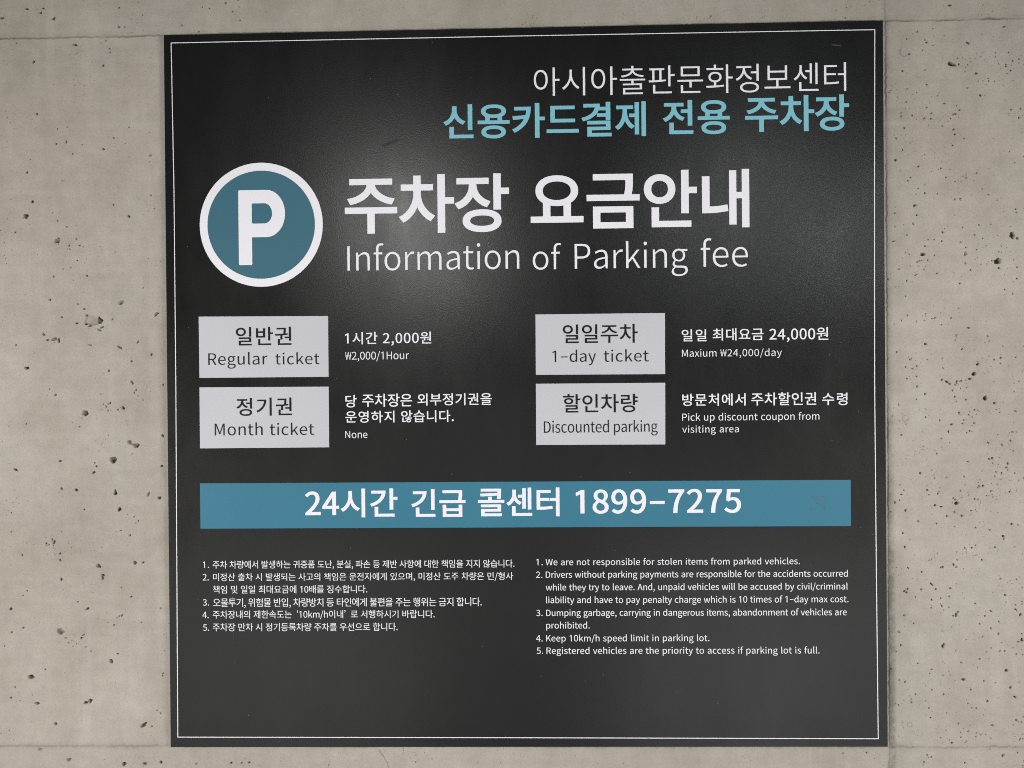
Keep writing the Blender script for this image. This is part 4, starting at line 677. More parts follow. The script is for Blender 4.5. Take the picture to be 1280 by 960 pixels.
    50857: (920, [(458,244,-69,-3,-61,-7,-53,-13,-45,-18,-35,-23,-26,-27,-16,-32,-5,-36,5,-37,16,-32,26,-28,35,-23,45,-18,53,-12,61,-8,69,-3,69,3,61,8,53,12,44,18,35,23,26,28,16,32,5,37,-5,36,-16,32,-26,27,-35,23,-44,18,-53,13,-61,7), (458,180,66,-3,55,-8,45,-14,33,-19,20,-23,7,-28,-7,-29,-20,-24,-33,-19,-45,-14,-55,-8,-66,-3,-66,3,-56,8,-44,14,-33,19,-20,24,-7,29,7,28,20,23,33,19,44,14,56,8), (458,745,67,-3,58,-9,46,-15,34,-20,21,-26,7,-30,-7,-30,-21,-25,-34,-21,-46,-15,-58,-9,-67,-3,-67,3,-57,9,-46,15,-34,21,-22,25,-7,30,7,30,22,26,34,20,46,15,57,9), (458,810,-70,-3,-62,-8,-55,-14,-45,-19,-37,-24,-27,-29,-16,-33,-6,-38,3,-29,10,-27,16,-24,22,-21,27,-18,33,-16,0,-127,-201,0,0,-67,817,0,0,67,-202,0,0,127,33,16,28,18,21,21,16,24,10,27,3,29,-5,38,-17,33,-27,29,-36,24,-46,19,-54,14,-63,8), (334,380,0,105,59,-7,65,-3,66,3,59,7,0,-105)]),
    50864: (920, [(457,791,-67,-3,-62,-11,-53,-16,-46,-23,-38,-29,-27,-34,-17,-39,-6,-44,6,-43,17,-39,27,-34,38,-28,46,-23,53,-17,62,-10,67,-4,68,4,62,10,54,17,46,23,37,28,27,34,17,39,6,43,-6,44,-17,39,-27,34,-37,29,-46,23,-54,16,-62,11), (457,724,66,-4,56,-12,46,-20,35,-26,22,-32,7,-38,-7,-37,-22,-32,-35,-26,-46,-20,-56,-12,-66,-4,-65,4,-56,12,-46,20,-35,26,-21,32,-8,37,8,38,21,32,35,26,46,20,56,12), (49,309,0,-69,367,0,0,-318,82,0,0,318,371,0,0,69)]),
    50868: (920, [(458,804,-68,-3,-62,-9,-54,-16,-46,-21,-37,-26,-27,-31,-17,-36,-6,-40,6,-40,17,-35,27,-31,37,-26,46,-21,54,-15,62,-10,68,-3,69,3,62,10,54,15,46,21,37,26,27,31,17,35,5,40,-5,40,-17,36,-27,31,-37,26,-46,21,-54,16,-62,9), (458,737,65,-3,56,-11,45,-17,35,-22,21,-29,7,-33,-7,-32,-21,-28,-35,-23,-45,-16,-56,-10,-65,-4,-64,4,-56,10,-46,16,-34,23,-21,28,-8,32,8,33,21,29,34,22,46,17,56,11), (49,368,0,-68,375,0,0,-183,84,0,0,183,361,0,0,68), (154,206,0,-264,624,0,0,69,-541,0,0,195)]),
    50896: (920, [(339,790,-62,-5,-54,-15,-44,-23,-34,-32,-21,-38,-7,-45,7,-45,21,-38,34,-31,44,-23,54,-15,62,-5,62,5,54,15,45,23,33,31,21,38,7,45,-7,45,-21,38,-33,32,-45,23,-54,15), (339,728,40,-3,35,-9,28,-14,22,-19,13,-23,5,-28,-5,-27,-13,-23,-22,-19,-28,-14,-35,-9,-40,-3,-40,3,-35,9,-29,14,-21,19,-14,23,-5,27,5,28,14,23,21,19,29,14,35,9), (56,340,250,4,0,-174,83,0,0,179,124,10,121,16,-6,60,-148,-14,-153,-8,-147,-4,-135,-1), (523,292,0,-60,184,0,0,-93,83,0,0,687,-83,0,0,-534), (173,206,0,-264,639,0,0,68,-556,0,0,196)]),
    50948: (920, [(345,784,-48,-3,-44,-10,-40,-16,-33,-22,-27,-27,-21,-32,-13,-36,-4,-40,4,-39,13,-36,21,-32,27,-27,33,-22,40,-16,44,-10,48,-4,49,4,44,10,40,16,33,22,28,27,20,32,13,36,4,39,-4,40,-13,36,-20,32,-28,27,-33,22,-40,16,-44,10), (345,716,42,-4,37,-11,31,-17,23,-24,14,-29,5,-33,-5,-33,-14,-28,-23,-24,-31,-17,-37,-11,-42,-4,-41,4,-36,11,-31,17,-22,24,-15,28,-5,33,5,33,15,29,22,24,31,17,36,11), (709,826,0,-904,82,0,0,904), (59,266,119,1,131,4,0,-321,83,0,0,326,130,12,128,19,-6,62,-153,-18,-156,-10,-151,-4,-136,-1)]),
    51004: (920, [(458,769,-68,-4,-62,-14,-56,-21,-48,-29,-39,-36,-30,-43,-19,-48,-6,-54,6,-54,19,-49,30,-42,39,-36,48,-30,56,-21,62,-13,68,-5,68,5,63,13,56,21,48,30,40,36,29,42,19,49,6,54,-6,54,-19,48,-29,43,-40,36,-48,29,-56,21,-63,14), (458,702,52,-3,47,-10,43,-16,36,-21,30,-27,22,-31,14,-35,5,-39,-5,-39,-14,-35,-22,-31,-30,-27,-36,-21,-43,-16,-47,-10,-52,-3,-51,3,-48,10,-42,16,-37,21,-30,27,-22,31,-14,35,-5,39,5,39,14,35,22,31,30,27,37,21,42,16,48,10), (50,111,0,-69,820,0,0,69)]),
    51008: (920, [(50,351,0,-67,817,0,0,67), (458,796,-69,-3,-62,-9,-55,-15,-46,-20,-36,-26,-28,-31,-16,-36,-6,-40,6,-40,16,-36,28,-31,36,-26,46,-20,55,-15,62,-10,69,-3,70,3,62,10,54,15,46,20,37,26,27,31,17,36,5,40,-5,40,-17,36,-27,31,-37,26,-46,20,-54,15,-62,9), (458,729,67,-3,57,-10,46,-17,35,-22,21,-28,7,-33,-7,-33,-21,-28,-35,-22,-46,-16,-57,-10,-67,-4,-66,4,-57,10,-47,16,-34,22,-22,28,-7,33,7,33,22,28,34,22,47,17,57,10), (155,204,0,-262,621,0,0,68,-538,0,0,194)]),
    51012: (920, [(458,811,-71,-2,-63,-8,-54,-12,-46,-18,-36,-22,-26,-27,-16,-31,-6,-36,6,-35,16,-32,26,-27,36,-22,46,-18,54,-12,63,-8,71,-3,71,3,63,8,55,12,45,18,36,22,27,27,16,32,5,35,-5,36,-16,31,-27,27,-36,22,-45,18,-55,12,-63,8), (458,749,69,-3,57,-8,46,-14,34,-18,20,-23,7,-28,-7,-28,-20,-23,-34,-19,-46,-13,-57,-8,-69,-3,-68,3,-57,8,-46,13,-33,19,-21,23,-7,28,7,28,21,23,33,18,46,14,57,8), (50,437,0,-67,817,0,0,67), (151,-68,638,0,0,65,-557,0,0,92,530,0,0,204,-613,0,0,-63,532,0,0,-80,-530,0)]),
    51032: (920, [(343,761,-51,-4,-46,-11,-42,-19,-35,-25,-29,-31,-22,-36,-13,-41,-5,-46,5,-45,13,-41,22,-37,29,-31,35,-25,42,-18,46,-12,51,-4,51,4,46,12,42,18,35,25,29,31,21,37,14,41,4,45,-4,46,-14,41,-21,36,-29,31,-35,25,-42,19,-46,11), (343,689,44,-4,39,-14,33,-21,24,-28,16,-34,5,-40,-5,-39,-16,-35,-24,-28,-33,-21,-39,-13,-44,-5,-44,5,-39,13,-32,21,-25,28,-15,35,-6,39,6,40,15,34,25,28,32,21,39,14), (704,827,0,-906,83,0,0,906), (66,119,131,1,146,4,154,12,155,23,-7,61,-152,-17,-155,-10,-283,-4)]),
    51060: (920, [(707,827,0,-906,83,0,0,906), (313,757,-48,-5,-44,-17,-40,-27,-33,-36,-28,-46,-20,-54,-13,-61,-4,-69,4,-69,13,-62,20,-54,28,-45,33,-37,40,-27,44,-16,48,-6,48,6,44,16,39,27,34,37,27,45,20,54,13,62,4,69,-4,69,-13,61,-20,54,-27,46,-34,36,-39,27,-44,17), (313,683,42,-7,36,-23,30,-36,22,-47,14,-59,5,-69,-5,-69,-14,-59,-22,-48,-30,-36,-36,-22,-42,-8,-42,8,-36,22,-30,36,-23,48,-14,59,-5,69,5,69,14,59,23,47,30,36,36,23)]),
    51064: (920, [(708,826,0,-660,83,0,0,660), (306,763,-49,-4,-44,-12,-40,-20,-35,-26,-29,-32,-21,-38,-13,-43,-5,-47,5,-47,13,-43,21,-38,29,-32,35,-27,40,-19,44,-13,49,-4,49,4,45,13,40,19,35,27,28,32,21,38,14,43,4,47,-4,47,-14,43,-21,38,-28,32,-35,26,-40,20,-45,12), (306,691,42,-5,37,-14,32,-23,24,-30,15,-36,5,-42,-5,-42,-15,-36,-24,-30,-32,-23,-37,-14,-42,-5,-42,5,-37,14,-31,23,-24,30,-16,36,-5,42,5,42,16,36,24,30,31,23,37,14), (210,233,0,-291,609,0,0,68,-526,0,0,223)]),
    51068: (920, [(304,794,-49,-3,-44,-12,-40,-17,-35,-24,-28,-29,-20,-35,-13,-38,-5,-43,5,-42,13,-39,20,-34,28,-29,35,-24,40,-17,44,-11,49,-4,49,4,45,11,39,17,34,24,28,29,21,34,13,39,4,42,-4,43,-13,38,-21,35,-28,29,-34,24,-39,17,-45,12), (304,725,42,-4,37,-13,31,-19,23,-27,15,-32,5,-37,-5,-37,-15,-32,-23,-26,-31,-20,-37,-12,-42,-5,-42,5,-37,12,-30,20,-24,26,-15,32,-5,37,5,37,15,32,24,27,30,19,37,13), (708,827,0,-463,83,0,0,463), (209,-66,613,0,0,67,-533,0,0,99,502,0,0,219,-585,0,0,-66,503,0,0,-91,-500,0)]),
    51076: (920, [(708,826,0,-516,83,0,0,516), (207,261,0,-327,584,0,0,327), (710,194,0,-192,-422,0,0,192), (306,779,-49,-4,-45,-11,-40,-19,-35,-24,-28,-31,-21,-36,-13,-41,-5,-46,5,-44,13,-41,21,-36,28,-31,35,-25,40,-18,45,-12,49,-4,50,4,45,12,40,18,35,25,28,31,21,36,13,41,4,44,-4,46,-13,41,-21,36,-28,31,-35,24,-40,19,-45,11), (306,709,43,-4,37,-14,31,-21,24,-29,15,-34,5,-40,-5,-39,-15,-34,-24,-28,-31,-22,-37,-13,-43,-5,-43,5,-37,13,-31,22,-24,28,-15,34,-5,39,5,40,15,34,24,29,31,21,37,14)]),
    51077: (920, [(708,827,0,-486,83,0,0,486), (209,296,0,-362,582,0,0,362,-82,0,0,-109,-419,0,0,109), (290,121,419,0,0,-119,-419,0), (306,784,-49,-4,-45,-11,-40,-18,-35,-25,-28,-30,-21,-36,-13,-40,-5,-45,5,-44,13,-40,21,-36,28,-30,35,-24,40,-19,45,-11,49,-4,50,4,45,11,40,19,35,24,28,30,21,36,13,40,4,44,-4,45,-13,40,-21,36,-28,30,-35,25,-40,18,-45,11), (306,714,43,-4,37,-14,31,-20,24,-28,15,-34,5,-39,-5,-39,-15,-33,-24,-28,-31,-21,-37,-13,-43,-5,-43,5,-37,13,-31,21,-24,28,-15,33,-5,39,5,39,15,34,24,28,31,20,37,14)]),
    51080: (920, [(708,826,0,-516,83,0,0,516), (306,774,-49,-4,-45,-11,-40,-19,-35,-24,-28,-31,-21,-36,-13,-41,-5,-46,5,-44,13,-41,21,-36,28,-30,35,-25,40,-18,45,-12,49,-4,50,4,45,12,40,18,35,25,28,30,21,36,13,41,4,44,-4,46,-13,41,-21,36,-28,31,-35,24,-40,19,-45,11), (306,704,43,-4,37,-14,31,-21,24,-29,15,-34,5,-40,-5,-39,-15,-34,-24,-28,-31,-22,-37,-13,-43,-5,-43,5,-37,13,-31,22,-24,28,-15,34,-5,39,5,40,15,34,24,29,31,21,37,14), (610,270,0,-48,-3,-36,-11,-39,-18,-38,-26,-37,-32,-35,-39,-29,-38,27,-32,33,-24,35,-18,39,-10,40,-4,40,0,48,-80,0,0,-48,-5,-44,-16,-44,-27,-42,-35,-38,-45,-33,-53,-25,41,-61,41,18,37,23,32,27,28,30,23,34,18,35,16,-37,21,-34,25,-32,31,-28,35,-24,41,-20,39,20,35,25,30,29,25,33,21,35,16,36,18,-37,23,-34,29,-30,32,-28,38,-23,42,-18,41,61,-53,24,-45,31,-35,37,-26,42,-16,45,-6,47,0,48)]),
    51088: (920, [(67,734,0,-69,206,0,0,-114,-5,-58,-14,-59,-22,-57,-29,-54,-35,-50,-41,-45,-44,-37,-48,-29,49,-66,49,31,47,41,42,48,37,55,32,60,24,64,24,-59,30,-55,37,-51,41,-45,45,-37,48,-30,47,66,-62,39,-56,52,-47,62,-36,69,-23,72,-8,73,0,114,200,0,0,69), (662,827,0,-905,83,0,0,470,148,0,0,70,-148,0,0,365)]),
    51109: (920, [(464,257,-66,-3,-58,-8,-51,-14,-43,-19,-34,-23,-25,-29,-16,-33,-5,-37,5,-37,16,-33,25,-29,34,-24,43,-19,51,-14,58,-8,66,-3,66,3,58,8,51,14,42,19,34,24,25,29,15,33,5,37,-5,37,-15,33,-25,29,-34,23,-42,19,-51,14,-58,8), (464,191,63,-3,53,-9,42,-14,31,-20,20,-25,6,-29,-6,-30,-20,-25,-31,-19,-42,-15,-53,-9,-63,-3,-62,3,-53,9,-43,15,-32,19,-19,25,-7,30,7,29,19,25,32,20,43,14,53,9), (71,760,0,-68,202,0,0,-36,-7,-63,-22,-60,-33,-54,-46,-48,-55,-39,-64,-29,42,-66,52,23,47,29,41,35,36,41,30,45,22,49,23,-43,28,-40,35,-35,39,-31,45,-26,49,-20,39,65,-62,27,-53,36,-43,43,-33,50,-20,54,-7,58,0,35,199,0,0,68), (669,827,0,-545,83,0,0,246,133,0,0,69,-133,0,0,230)]),
    51204: (920, [(711,826,0,-249,-182,0,0,-68,182,0,0,-346,83,0,0,663), (217,222,0,-280,602,0,0,68,-520,0,0,212), (79,753,0,-68,201,0,0,-44,-7,-63,-22,-60,-34,-56,-46,-48,-55,-40,-63,-29,43,-67,51,24,47,30,41,36,36,41,30,45,22,50,23,-45,29,-41,34,-37,39,-33,45,-27,48,-22,42,66,-61,29,-54,37,-43,46,-33,51,-21,56,-7,57,0,44,198,0,0,68)]),
    51221: (920, [(496,260,-66,-3,-60,-8,-51,-14,-44,-19,-34,-24,-25,-29,-16,-34,-5,-38,5,-38,16,-33,25,-29,34,-24,44,-19,51,-14,60,-8,66,-3,67,3,59,8,52,14,43,19,34,24,26,29,15,33,5,38,-5,38,-15,34,-26,29,-34,24,-43,19,-52,14,-59,8), (496,195,64,-3,53,-9,44,-15,32,-21,20,-25,6,-31,-6,-30,-20,-26,-32,-20,-44,-15,-53,-9,-64,-3,-63,3,-54,9,-43,15,-32,20,-20,26,-7,30,7,31,20,25,32,21,43,15,54,9), (711,827,0,-235,-178,0,0,-69,178,0,0,-235,83,0,0,539), (79,761,0,-68,201,0,0,-31,-7,-63,-22,-61,-34,-56,-45,-49,-55,-41,-64,-30,43,-66,51,24,47,30,42,37,35,41,30,47,23,50,23,-44,28,-41,34,-37,40,-33,44,-27,48,-22,42,66,-61,28,-54,38,-43,46,-33,51,-21,55,-7,58,0,30,198,0,0,68)]),
    51228: (920, [(738,827,0,-905,79,0,0,905), (557,806,0,-304,-149,0,0,-68,149,0,0,-465,78,0,0,837), (64,721,0,-68,171,0,0,-82,-6,-82,-17,-80,-28,-74,-39,-68,-48,-57,-58,-45,51,-62,43,32,38,40,34,45,29,52,23,56,19,60,19,-55,23,-52,28,-48,32,-42,37,-37,42,-30,50,62,-57,43,-48,54,-37,64,-28,71,-16,75,-6,78,0,82,162,0,0,68)]),
    51452: (920, [(127,770,0,-66,285,0,-7,-48,-20,-42,-30,-39,-40,-34,-48,-31,-53,-25,-57,-19,-59,-12,32,-66,69,16,66,25,61,31,54,39,45,45,33,51,34,-51,45,-45,54,-39,61,-31,67,-25,69,-16,31,66,-59,12,-57,19,-53,25,-47,31,-40,34,-31,39,-20,42,-7,48,284,0,0,66), (50,312,0,-68,366,0,0,-321,82,0,0,321,369,0,0,68)]),
    51473: (920, [(458,177,66,-3,55,-8,45,-13,33,-19,20,-23,7,-28,-7,-28,-20,-23,-33,-19,-45,-14,-55,-8,-66,-3,-66,3,-56,8,-44,14,-33,19,-20,23,-7,28,7,28,20,23,33,19,44,13,56,8), (50,404,0,-68,367,0,0,-95,-60,-5,-53,-10,-46,-13,-39,-18,-30,-22,-23,-26,-13,-30,-5,-34,5,-36,16,-32,26,-27,35,-23,45,-18,53,-13,61,-7,69,-3,69,3,61,7,53,13,44,18,35,23,26,27,16,32,5,36,-4,34,-14,30,-22,26,-31,22,-38,18,-46,13,-53,10,-60,5,0,95,368,0,0,68), (125,785,0,-67,280,0,-9,-36,-20,-33,-30,-31,-39,-28,-46,-23,-51,-19,-56,-15,-58,-9,29,-66,73,13,69,21,63,28,54,35,43,40,31,47,32,-47,44,-40,54,-35,63,-28,68,-21,73,-13,30,66,-58,9,-56,15,-52,19,-46,23,-39,28,-30,31,-20,33,-9,36,281,0,0,67)]),
    51648: (920, [(707,827,0,-905,83,0,0,905), (79,734,0,-69,210,0,0,-114,-5,-59,-14,-59,-22,-57,-30,-55,-35,-50,-41,-44,-44,-37,-48,-28,48,-66,50,31,47,40,43,48,38,55,32,60,24,64,25,-60,32,-56,38,-50,43,-44,47,-37,51,-29,46,66,-48,26,-46,34,-41,41,-35,47,-30,51,-22,54,-14,57,-5,57,0,114,211,0,0,69)]),
    51669: (920, [(708,826,0,-545,83,0,0,545), (491,260,-67,-3,-60,-8,-51,-15,-44,-19,-35,-24,-25,-30,-16,-34,-5,-38,5,-38,16,-34,25,-29,35,-25,44,-19,51,-14,60,-8,67,-3,67,3,60,8,52,14,43,19,35,25,25,29,16,34,5,38,-5,38,-16,34,-25,30,-35,24,-43,19,-52,15,-60,8), (491,194,64,-3,54,-9,44,-16,32,-20,20,-26,7,-31,-7,-31,-20,-26,-32,-20,-44,-15,-54,-10,-64,-3,-64,3,-54,10,-43,15,-32,20,-20,26,-7,31,7,31,20,26,32,20,43,16,54,9), (84,756,0,-68,207,0,0,-26,-7,-63,-22,-61,-34,-55,-45,-48,-56,-39,-64,-30,43,-66,52,23,47,30,41,35,36,41,30,46,23,50,24,-45,30,-41,36,-36,41,-32,46,-27,49,-20,42,65,-63,27,-55,37,-46,44,-35,50,-21,56,-8,59,0,26,204,0,0,68)]),
    52264: (920, [(269,810,0,-140,-203,0,0,-67,204,0,0,-69,-4,-58,-13,-57,-20,-54,-28,-52,-33,-47,-39,-42,-44,-35,-48,-28,47,-64,50,29,45,38,41,44,36,51,29,56,23,60,22,-56,28,-52,34,-48,39,-41,43,-36,47,-28,47,63,-61,39,-54,50,-44,59,-33,66,-22,71,-7,72,0,69,201,0,0,67,-200,0,0,140), (662,827,0,-905,83,0,0,464,148,0,0,70,-148,0,0,371)]),
    52293: (920, [(206,224,0,-68,524,0,0,-234,82,0,0,302), (238,816,0,-108,-163,0,0,-67,163,0,-5,-66,-17,-54,-26,-50,-35,-44,-45,-37,-53,-29,40,-62,42,22,38,27,33,31,28,36,23,39,18,42,19,-39,23,-36,28,-32,33,-29,37,-25,41,-20,39,63,-53,26,-44,35,-36,42,-27,47,-16,50,-6,63,160,0,0,67,-160,0,0,108), (540,810,0,-533,79,0,0,240,114,0,0,-245,79,0,0,554,-79,0,0,-241,-114,0,0,225)]),
    52376: (920, [(517,464,0,-68,194,0,0,-475,83,0,0,906,-83,0,0,-363), (280,810,0,-140,-204,0,0,-67,204,0,0,-69,-4,-58,-13,-57,-20,-54,-27,-52,-34,-47,-39,-42,-43,-35,-48,-28,46,-64,50,29,45,38,41,45,36,51,29,56,23,61,24,-57,30,-54,36,-48,41,-42,45,-35,50,-28,46,64,-48,27,-44,34,-40,40,-34,45,-28,49,-20,52,-13,55,-5,55,0,69,201,0,0,67,-200,0,0,140)]),
    52572: (920, [(704,827,0,-906,83,0,0,906), (66,108,131,1,146,4,154,12,155,22,-7,62,-125,-15,-128,-10,0,165,-83,0,0,-169,-254,-3), (309,820,0,-111,-205,0,0,-68,204,0,-8,-58,-22,-53,-35,-48,-44,-41,-55,-34,-62,-24,39,-64,52,20,47,26,42,31,36,36,30,42,23,45,24,-43,30,-39,37,-35,42,-30,47,-25,51,-19,38,65,-62,23,-55,32,-45,40,-35,46,-22,52,-9,55,208,0,0,68,-208,0,0,111)]),
    52636: (920, [(151,-68,638,0,0,64,-557,0,0,85,530,0,0,198,-263,0,0,83,367,0,0,63,-815,0,0,-63,366,0,0,-83,-268,0,0,-62,532,0,0,-77,-530,0), (134,748,0,-64,277,0,-17,-41,-35,-36,-49,-30,-63,-23,-73,-16,-80,-9,24,-63,74,9,70,15,63,21,54,27,45,33,34,39,34,-39,46,-33,55,-27,62,-21,70,-15,73,-9,25,63,-80,9,-73,16,-63,23,-50,30,-35,36,-17,41,279,0,0,64,-285,0,0,84,-82,0,0,-84)]),
    52824: (920, [(707,827,0,-905,83,0,0,905), (300,810,0,-140,-209,0,0,-67,210,0,0,-69,-4,-59,-14,-57,-21,-55,-28,-51,-34,-47,-40,-42,-44,-35,-49,-27,46,-64,51,29,46,37,42,45,37,51,30,56,24,61,25,-57,31,-54,37,-47,42,-42,46,-35,50,-28,46,64,-49,26,-45,34,-40,39,-35,45,-28,49,-22,53,-13,55,-5,56,0,69,206,0,0,67,-206,0,0,140)]),
    52852: (920, [(108,733,0,-68,324,0,-9,-80,-18,-77,-343,-24,13,-73,304,29,-31,-58,-39,-56,-48,-53,-57,-49,-68,-46,-78,-43,46,-64,111,64,90,71,72,76,54,82,40,87,26,91,14,94,4,97), (662,827,0,-904,83,0,0,468,144,0,0,69,-144,0,0,367)]),
    53084: (920, [(147,800,0,-66,537,0,-1,-74,-558,-17,11,-67,543,26,-6,-52,-10,-58,83,-5,12,77,6,68,2,168), (382,542,0,-108,-331,0,0,-66,815,0,0,66,-401,0,0,108), (151,-64,638,0,0,65,-557,0,0,84,530,0,0,207,-613,0,0,-64,532,0,0,-82,-530,0)]),
    53440: (920, [(89,745,0,-605,189,1,106,5,101,8,101,15,-8,68,-97,-14,-96,-9,-101,-5,-112,-1,0,216,318,0,0,67,-318,0,0,185,338,0,0,69), (662,827,0,-905,83,0,0,472,148,0,0,70,-148,0,0,363)]),
    53552: (920, [(525,486,0,-68,187,0,0,-497,82,0,0,906,-82,0,0,-341), (92,744,0,-606,187,1,103,5,96,8,95,14,-9,68,-89,-13,-91,-9,-98,-4,-112,-1,0,216,296,0,0,67,-296,0,0,186,336,0,0,68)]),
    53804: (920, [(49,280,0,-69,368,0,0,-289,82,0,0,289,370,0,0,69), (159,785,0,-413,618,0,0,67,-537,0,0,109,506,0,0,66,-506,0,0,104,527,0,0,67)]),
    54028: (920, [(49,146,128,1,142,4,147,11,145,18,-5,61,-139,-13,0,434,98,0,0,68,-504,0,0,-68,97,0,0,-445,-119,-1), (239,662,148,0,0,-439,-148,-5), (662,827,0,-905,83,0,0,474,148,0,0,69,-148,0,0,362)]),
    54032: (920, [(62,295,125,1,139,5,143,9,140,17,-6,62,-132,-12,0,297,90,0,0,68,-484,0,0,-68,90,0,0,-309,-115,-1), (247,674,144,0,0,-302,-144,-5), (669,826,0,-666,83,0,0,322,133,0,0,70,-133,0,0,274), (189,223,0,-281,603,0,0,68,-521,0,0,213)]),
    54200: (920, [(560,483,0,-69,151,0,0,-260,83,0,0,673,-83,0,0,-172,-151,0,0,-68,151,0,0,-104), (62,290,119,1,133,4,137,9,134,16,-4,62,-118,-11,0,315,90,0,0,68,-476,0,0,-68,89,0,0,-325,-114,-1), (247,686,136,0,0,-320,-136,-4), (215,209,0,-267,603,0,0,68,-520,0,0,199)]),
    54408: (920, [(686,151,0,-149,-455,0,0,149), (150,217,0,-283,617,0,0,283,-268,0,0,106,368,0,0,67,-817,0,0,-67,367,0,0,-106), (129,542,0,-68,657,0,0,68,-133,0,0,188,136,0,0,68,-663,0,0,-68,136,0,0,-188), (345,730,225,0,0,-188,-225,0)]),
    54616: (920, [(316,540,-46,-4,-42,-11,-38,-18,-32,-25,-27,-30,-19,-36,-13,-40,-4,-44,4,-44,13,-40,19,-36,27,-30,32,-25,38,-18,42,-11,46,-4,46,4,42,11,38,18,32,25,26,30,20,36,12,40,4,44,-4,44,-12,40,-20,36,-26,30,-32,25,-38,18,-42,11), (316,471,39,-4,34,-14,28,-21,22,-28,13,-33,5,-39,-5,-39,-13,-33,-22,-28,-28,-21,-34,-13,-39,-5,-39,5,-34,13,-29,21,-21,28,-14,33,-5,39,5,39,14,33,21,28,29,21,34,14), (663,827,0,-905,82,0,0,464,148,0,0,69,-148,0,0,372), (273,816,0,-134,-228,0,0,-68,533,0,0,68,-222,0,0,134)]),
    54620: (920, [(319,600,-46,-3,-42,-9,-37,-14,-32,-20,-25,-24,-19,-29,-12,-33,-4,-37,4,-36,12,-33,19,-29,25,-24,32,-20,37,-14,42,-9,46,-3,46,3,42,9,37,14,31,20,26,24,18,29,12,33,4,36,-4,37,-12,33,-18,29,-26,24,-31,20,-37,14,-42,9), (319,535,39,-3,33,-10,27,-15,21,-21,13,-25,4,-30,-4,-29,-13,-26,-21,-20,-27,-15,-33,-10,-39,-3,-39,3,-33,10,-27,15,-21,20,-12,26,-5,29,5,30,12,25,21,21,27,15,33,10), (669,826,0,-678,83,0,0,312,133,0,0,69,-133,0,0,297), (278,826,0,-110,-226,0,0,-67,534,0,0,67,-225,0,0,110), (189,202,0,-260,603,0,0,68,-521,0,0,192)]),
    54624: (920, [(319,640,-61,-4,-53,-14,-44,-22,-32,-29,-20,-36,-7,-43,7,-43,20,-36,32,-29,44,-22,53,-13,61,-5,62,5,52,13,43,22,32,29,20,36,7,43,-7,43,-20,36,-32,29,-43,22,-52,14), (319,579,39,-3,34,-8,27,-12,20,-18,13,-21,4,-25,-4,-25,-13,-21,-20,-18,-27,-12,-34,-8,-39,-3,-39,3,-33,8,-28,12,-20,18,-13,21,-4,25,4,25,13,21,20,18,28,12,33,8), (669,830,0,-500,83,0,0,213,134,0,0,69,-134,0,0,218), (180,-68,604,0,0,64,-523,0,0,86,491,0,0,202,-574,0,0,-62,492,0,0,-80,-490,0), (278,836,0,-91,-226,0,0,-65,534,0,0,65,-225,0,0,91)]),
    54633: (920, [(183,261,0,-327,569,0,0,327,-83,0,0,-95,-404,0,0,95), (265,101,404,0,0,-100,-404,0), (319,625,-61,-5,-53,-14,-43,-24,-33,-31,-20,-39,-7,-45,7,-45,20,-39,33,-32,43,-23,53,-15,61,-5,61,5,53,15,43,23,32,32,20,39,7,45,-7,45,-20,39,-32,31,-43,24,-53,14), (319,562,39,-3,33,-9,27,-14,21,-19,13,-23,4,-27,-4,-27,-13,-24,-21,-19,-27,-14,-33,-9,-39,-3,-39,3,-33,9,-27,14,-21,19,-12,24,-5,27,5,27,12,23,21,19,27,14,33,9), (669,827,0,-526,83,0,0,225,133,0,0,70,-133,0,0,231), (278,835,0,-101,-226,0,0,-67,534,0,0,67,-225,0,0,101)]),
    54637: (920, [(468,237,-65,-3,-58,-8,-51,-12,-42,-18,-34,-23,-25,-27,-15,-31,-5,-35,5,-35,15,-31,25,-26,34,-23,42,-18,51,-12,58,-8,65,-3,65,3,58,8,50,12,43,18,33,23,25,26,15,31,5,35,-5,35,-15,31,-25,27,-33,23,-43,18,-50,12,-58,8), (468,172,62,-3,52,-8,42,-13,31,-18,19,-23,6,-27,-6,-27,-19,-23,-31,-18,-42,-13,-52,-8,-62,-3,-62,3,-52,8,-42,13,-31,18,-19,23,-7,27,7,27,19,23,31,18,42,13,52,8), (319,613,-61,-5,-53,-15,-43,-23,-33,-32,-20,-39,-7,-46,7,-45,20,-39,33,-32,43,-23,53,-15,61,-5,61,5,53,15,43,23,32,32,20,39,7,45,-7,46,-20,39,-32,32,-43,23,-53,15), (319,550,39,-3,33,-9,27,-14,21,-19,13,-24,4,-28,-4,-27,-13,-24,-21,-19,-27,-14,-33,-9,-39,-3,-39,3,-33,9,-27,14,-21,19,-12,24,-5,27,5,28,12,24,21,19,27,14,33,9), (669,827,0,-583,83,0,0,262,133,0,0,70,-133,0,0,251), (278,834,0,-109,-226,0,0,-66,534,0,0,66,-225,0,0,109)]),
